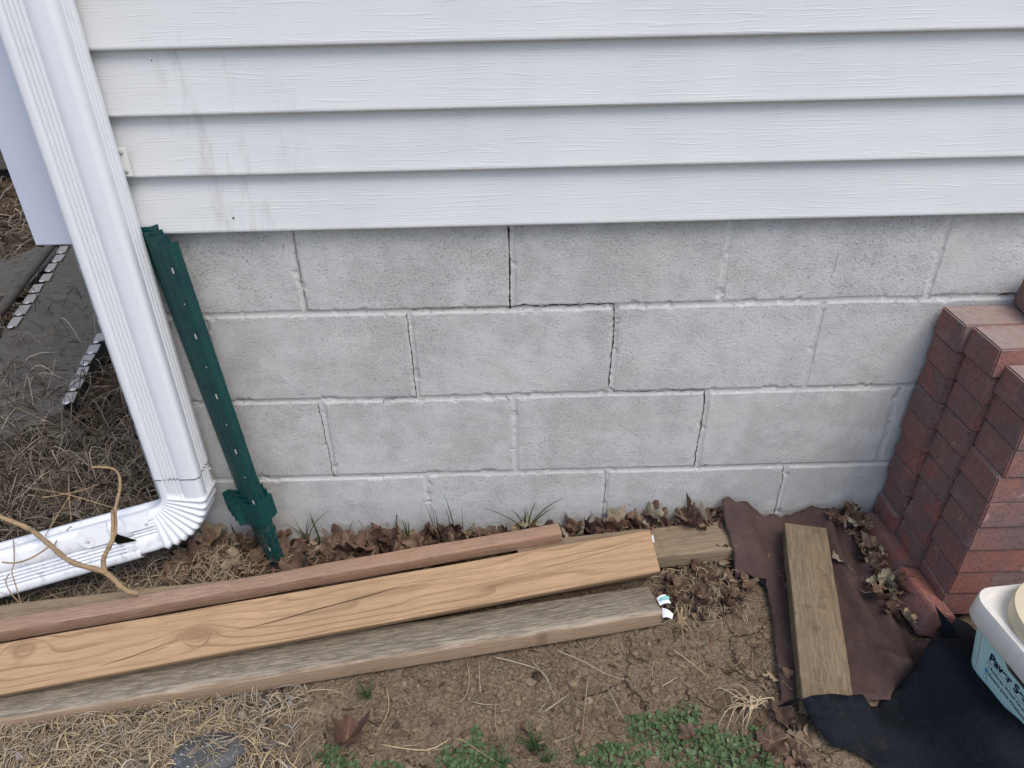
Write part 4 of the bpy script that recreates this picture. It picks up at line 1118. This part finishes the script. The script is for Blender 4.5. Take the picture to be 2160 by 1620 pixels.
tuft(345, 1615, 22, .03, .055, 1.2, 'golden dry grass clump touching the speckled rock', 'straw', rad=.0013)

# pale root clump
it = []
cc = at(1590, 1490, .015)
for i in range(26):
    a = R.uniform(2.0, 4.0) if i < 20 else R.uniform(-.6, .6)
    L_ = R.uniform(.03, .09) if i < 20 else .03
    e = cc + Vector((math.cos(a)*L_, -math.sin(a)*L_*.9 + .01, 0)); mid = cc.lerp(e, .5)+Vector((R.gauss(0, .01), R.gauss(.008, .008), R.uniform(.004, .02)))
    e.z = g0(e.x, e.y)+.003
    it.append((smooth_path([cc + Vector((R.gauss(0, .006), R.gauss(0, .004), 0)), mid, e], 5), R.uniform(.0007, .0017), R.random()))
for i in range(8):
    b = at(1560+R.uniform(0, 40), 1500+R.uniform(-5, 30), .01); it.append((smooth_path([cc, cc.lerp(b, .5)+Vector((0, 0, .008)), b], 4), .0018, .9))
o = strands('root_clump', it, 'root', None); tag(o, 'pale dried root clump with fine spreading rootlets', 'roots')

# rock
bm = bmesh.new(); bmesh.ops.create_icosphere(bm, subdivisions=5, radius=1)
for v_ in bm.verts:
    c = v_.co.copy(); n = mnoise.fractal(c*.9+Vector((3, 1, 2)), 1.0, 2.0, 3); v_.co = c*(1+.14*n); v_.co.x *= .062; v_.co.y *= .040; v_.co.z *= .034
me = bpy.data.meshes.new('rock'); bm.to_mesh(me); bm.free(); o = mobj('rock', me, 'rock', None, True); p = at(440, 1590, .02); o.location = (p.x, p.y, .012); o.rotation_euler = (0, 0, .25)
tag(o, 'dark grey rock with white specks half buried in straw', 'rock')
items = []
for i in range(60):
    p = at(R.gauss(430, 45), R.gauss(1590, 22), .03); dd = ((p.x-o.location.x)/.062)**2 + ((p.y-o.location.y)/.040)**2
    zt = .014 + .034*math.sqrt(max(0, 1-dd)) if dd < 1 else g0(p.x, p.y)+.004
    items.append(lying(p.x, p.y, R.uniform(.02, .06), .0009, .5, .002, lambda a, b, z=zt: z))
strands('dry_straw', items, 'straw')
bm = bmesh.new(); bmesh.ops.create_icosphere(bm, subdivisions=3, radius=.0095)
for v_ in bm.verts: v_.co *= 1+.25*mnoise.noise(v_.co*150)
me = bpy.data.meshes.new('pebble'); bm.to_mesh(me); bm.free(); o = mobj('clay_pebble', me, 'crumbp' if 'crumbp' in MAT else 'soil', None, True); p = at(1134, 1426, .005); o.location = (p.x, p.y, g0(p.x, p.y)+.003)
tag(o, 'small round clay pebble on the soil below the grey board', 'pebble')

# ------------------------------------------------------------------ dead branch over the drain pipe
br1 = smooth_path([at(290, 1252, .10), at(262, 1243, .115), at(222, 1208, .15), at(150, 1185, .185), at(100, 1145, .20), at(60, 1115, .205), at(0, 1090, .21), at(-60, 1065, .215)], 6)
dbr = thing('dead_branch', 'forked dead yellow-brown branch crossing over the drain pipe', 'branch')
vs, fs = tube_geo(br1, [.0058-.0012*(i/len(br1)) + .0006*math.sin(i*1.9) for i in range(len(br1))], 8); obj('main_stem', vs, fs, 'twig', dbr, True)
br2 = smooth_path([at(222, 1208, .15), at(218, 1180, .175), at(232, 1150, .20), at(243, 1120, .215), at(243, 1075, .23), at(253, 1030, .24), at(250, 1000, .25), at(232, 987, .25), at(192, 985, .25)], 5)
vs, fs = tube_geo(br2, [.0052-.0032*(i/len(br2)) + .0005*math.sin(i*2.3) for i in range(len(br2))], 8); obj('side_stem', vs, fs, 'twig', dbr, True)
br3 = smooth_path([at(236, 1150, .20), at(238, 1110, .225), at(237, 1076, .24)], 4)
vs, fs = tube_geo(br3, [.0032]*len(br3), 7); obj('side_stub', vs, fs, 'twig', dbr, True)
br4 = smooth_path([at(108, 1150, .20), at(70, 1175, .19), at(35, 1187, .18), at(5, 1186, .18)], 5)
vs, fs = tube_geo(br4, [.0017]*len(br4), 6); obj('thin_twig', vs, fs, 'twig', dbr, True)
for k_, pts in enumerate(([(28, 1135), (30, 1185), (25, 1205), (35, 1240), (45, 1275)], [(20, 1210), (12, 1225), (22, 1250), (40, 1270)], [(150, 1110), (120, 1140), (115, 1155)], [(145, 1000), (146, 1050), (150, 1095)], [(150, 1040), (120, 1090), (95, 1130)], [(210, 1020), (170, 1035), (90, 1050)], [(70, 1030), (150, 1045), (250, 1075)])):
    vs, fs = tube_geo(smooth_path([at(a, b, .17) for a, b in pts], 5), .0011, 5)
    o = obj('dry_stalk', vs, fs, 'twig', None, True); tag(o, ['thin wiry stalk with seed head over the left end of the drain pipe', 'loose curling tendril at the left end of the drain pipe', 'short forked stalk lying on top of the drain pipe', 'upright pale stalk behind the drain pipe', 'slanting pale stalk behind the drain pipe', 'long pale stalk lying above the dead branch', 'long thin stalk reaching towards the elbow'][k_], 'stalk')

# ------------------------------------------------------------------ discarded boards beyond the corner
def slab(name, corners, th, mat, parent=None):
    n = len(corners); vs = [Vector(c_) for c_ in corners] + [Vector(c_)-Vector((0, 0, th)) for c_ in corners]
    fs = [tuple(range(n)), tuple(range(n, 2*n))[::-1]] + [(i, i+n, (i+1) % n+n, (i+1) % n) for i in range(n)]
    return obj(name, vs, fs, mat, parent)
zP = .10
A1, A2, A3, A4 = at(150, 522, zP+.02), at(8, 700, zP), at(130, 868, zP-.02), at(232, 660, zP)
cb = thing('discarded_board', 'weathered grey board edged with white nail strips lying in the weeds', 'board')
slab('panel', [A1, A2, at(-40, 800, zP-.01), at(-60, 960, zP-.03), A3, at(215, 712, zP-.005), A4], .085, 'greyply', cb)
def strip(a, b, wd, n, nm):
    a = Vector(a); b = Vector(b); d = (b-a); s = Vector((-d.y, d.x, 0)).normalized()*wd; st = None
    for i in range(n):
        p = a + d*(i/n); q = a + d*((i+.72)/n); j = Vector((R.gauss(0, .003), R.gauss(0, .003), .004))
        o = slab('nail_strip', [p-s*.5+j, q-s*.5+j, q+s*.5*R.uniform(.7, 1.1)+j, p+s*.5*R.uniform(.7, 1.1)+j], .004, 'nail', cb)
        cvs = a + d*((i+.8)/n) + Vector((0, 0, .004)); screw(cvs, Vector((0, 0, 1)), .009, cb, 'steel')
strip(A1 + Vector((-.02, 0, .004)), A2 + Vector((.02, 0, .004)), .036, 8, 'l')
strip(at(212, 706, zP), at(138, 858, zP-.01), .034, 6, 'r')
o = slab('discarded_board', [at(60, 868, .05), at(112, 858, .06), at(178, 912, .05), at(128, 940, .045)], .03, 'greyply'); tag(o, 'short cut end of a grey board lying in the dead weeds', 'board')
o = slab('discarded_board', [at(-60, 600, .08), at(-20, 560, .08), at(75, 522, .09), at(135, 522, .09), at(60, 600, .08), at(-30, 640, .07)], .03, 'greyply'); tag(o, 'mossy brown board behind the nail-strip board', 'board')
vs, fs = tube_geo(smooth_path([at(-60, 725, .12), at(5, 650, .13), at(55, 585, .14), at(98, 530, .14), at(130, 490, .15)], 6), .017, 9)
o = obj('fallen_branch', vs, fs, 'greyply', None, True); tag(o, 'thick dark fallen branch along the edge of the discarded board', 'branch')
dk = thing('deck', 'low grey deck with dark mesh skirt far beyond the corner', 'deck')
y_ = 3.0; pz = aty(0, 360, y_)
me = chamfer_box(2.6, .6, .8, .01); o = mobj('fascia', me, 'greyply', dk); o.location = (pz.x-.9, y_+.3, pz.z)
me = chamfer_box(2.6, .5, .10, .004); o = mobj('mesh_skirt', me, 'slate', dk); o.location = (pz.x-.9, y_+.32, pz.z-.10)
me = chamfer_box(2.5, .4, .3, .004); o = mobj('underdeck_dark', me, 'dark', dk); o.location = (pz.x-.9, y_+.42, pz.z-.38)  # solid black box standing in for the darkness under the deck
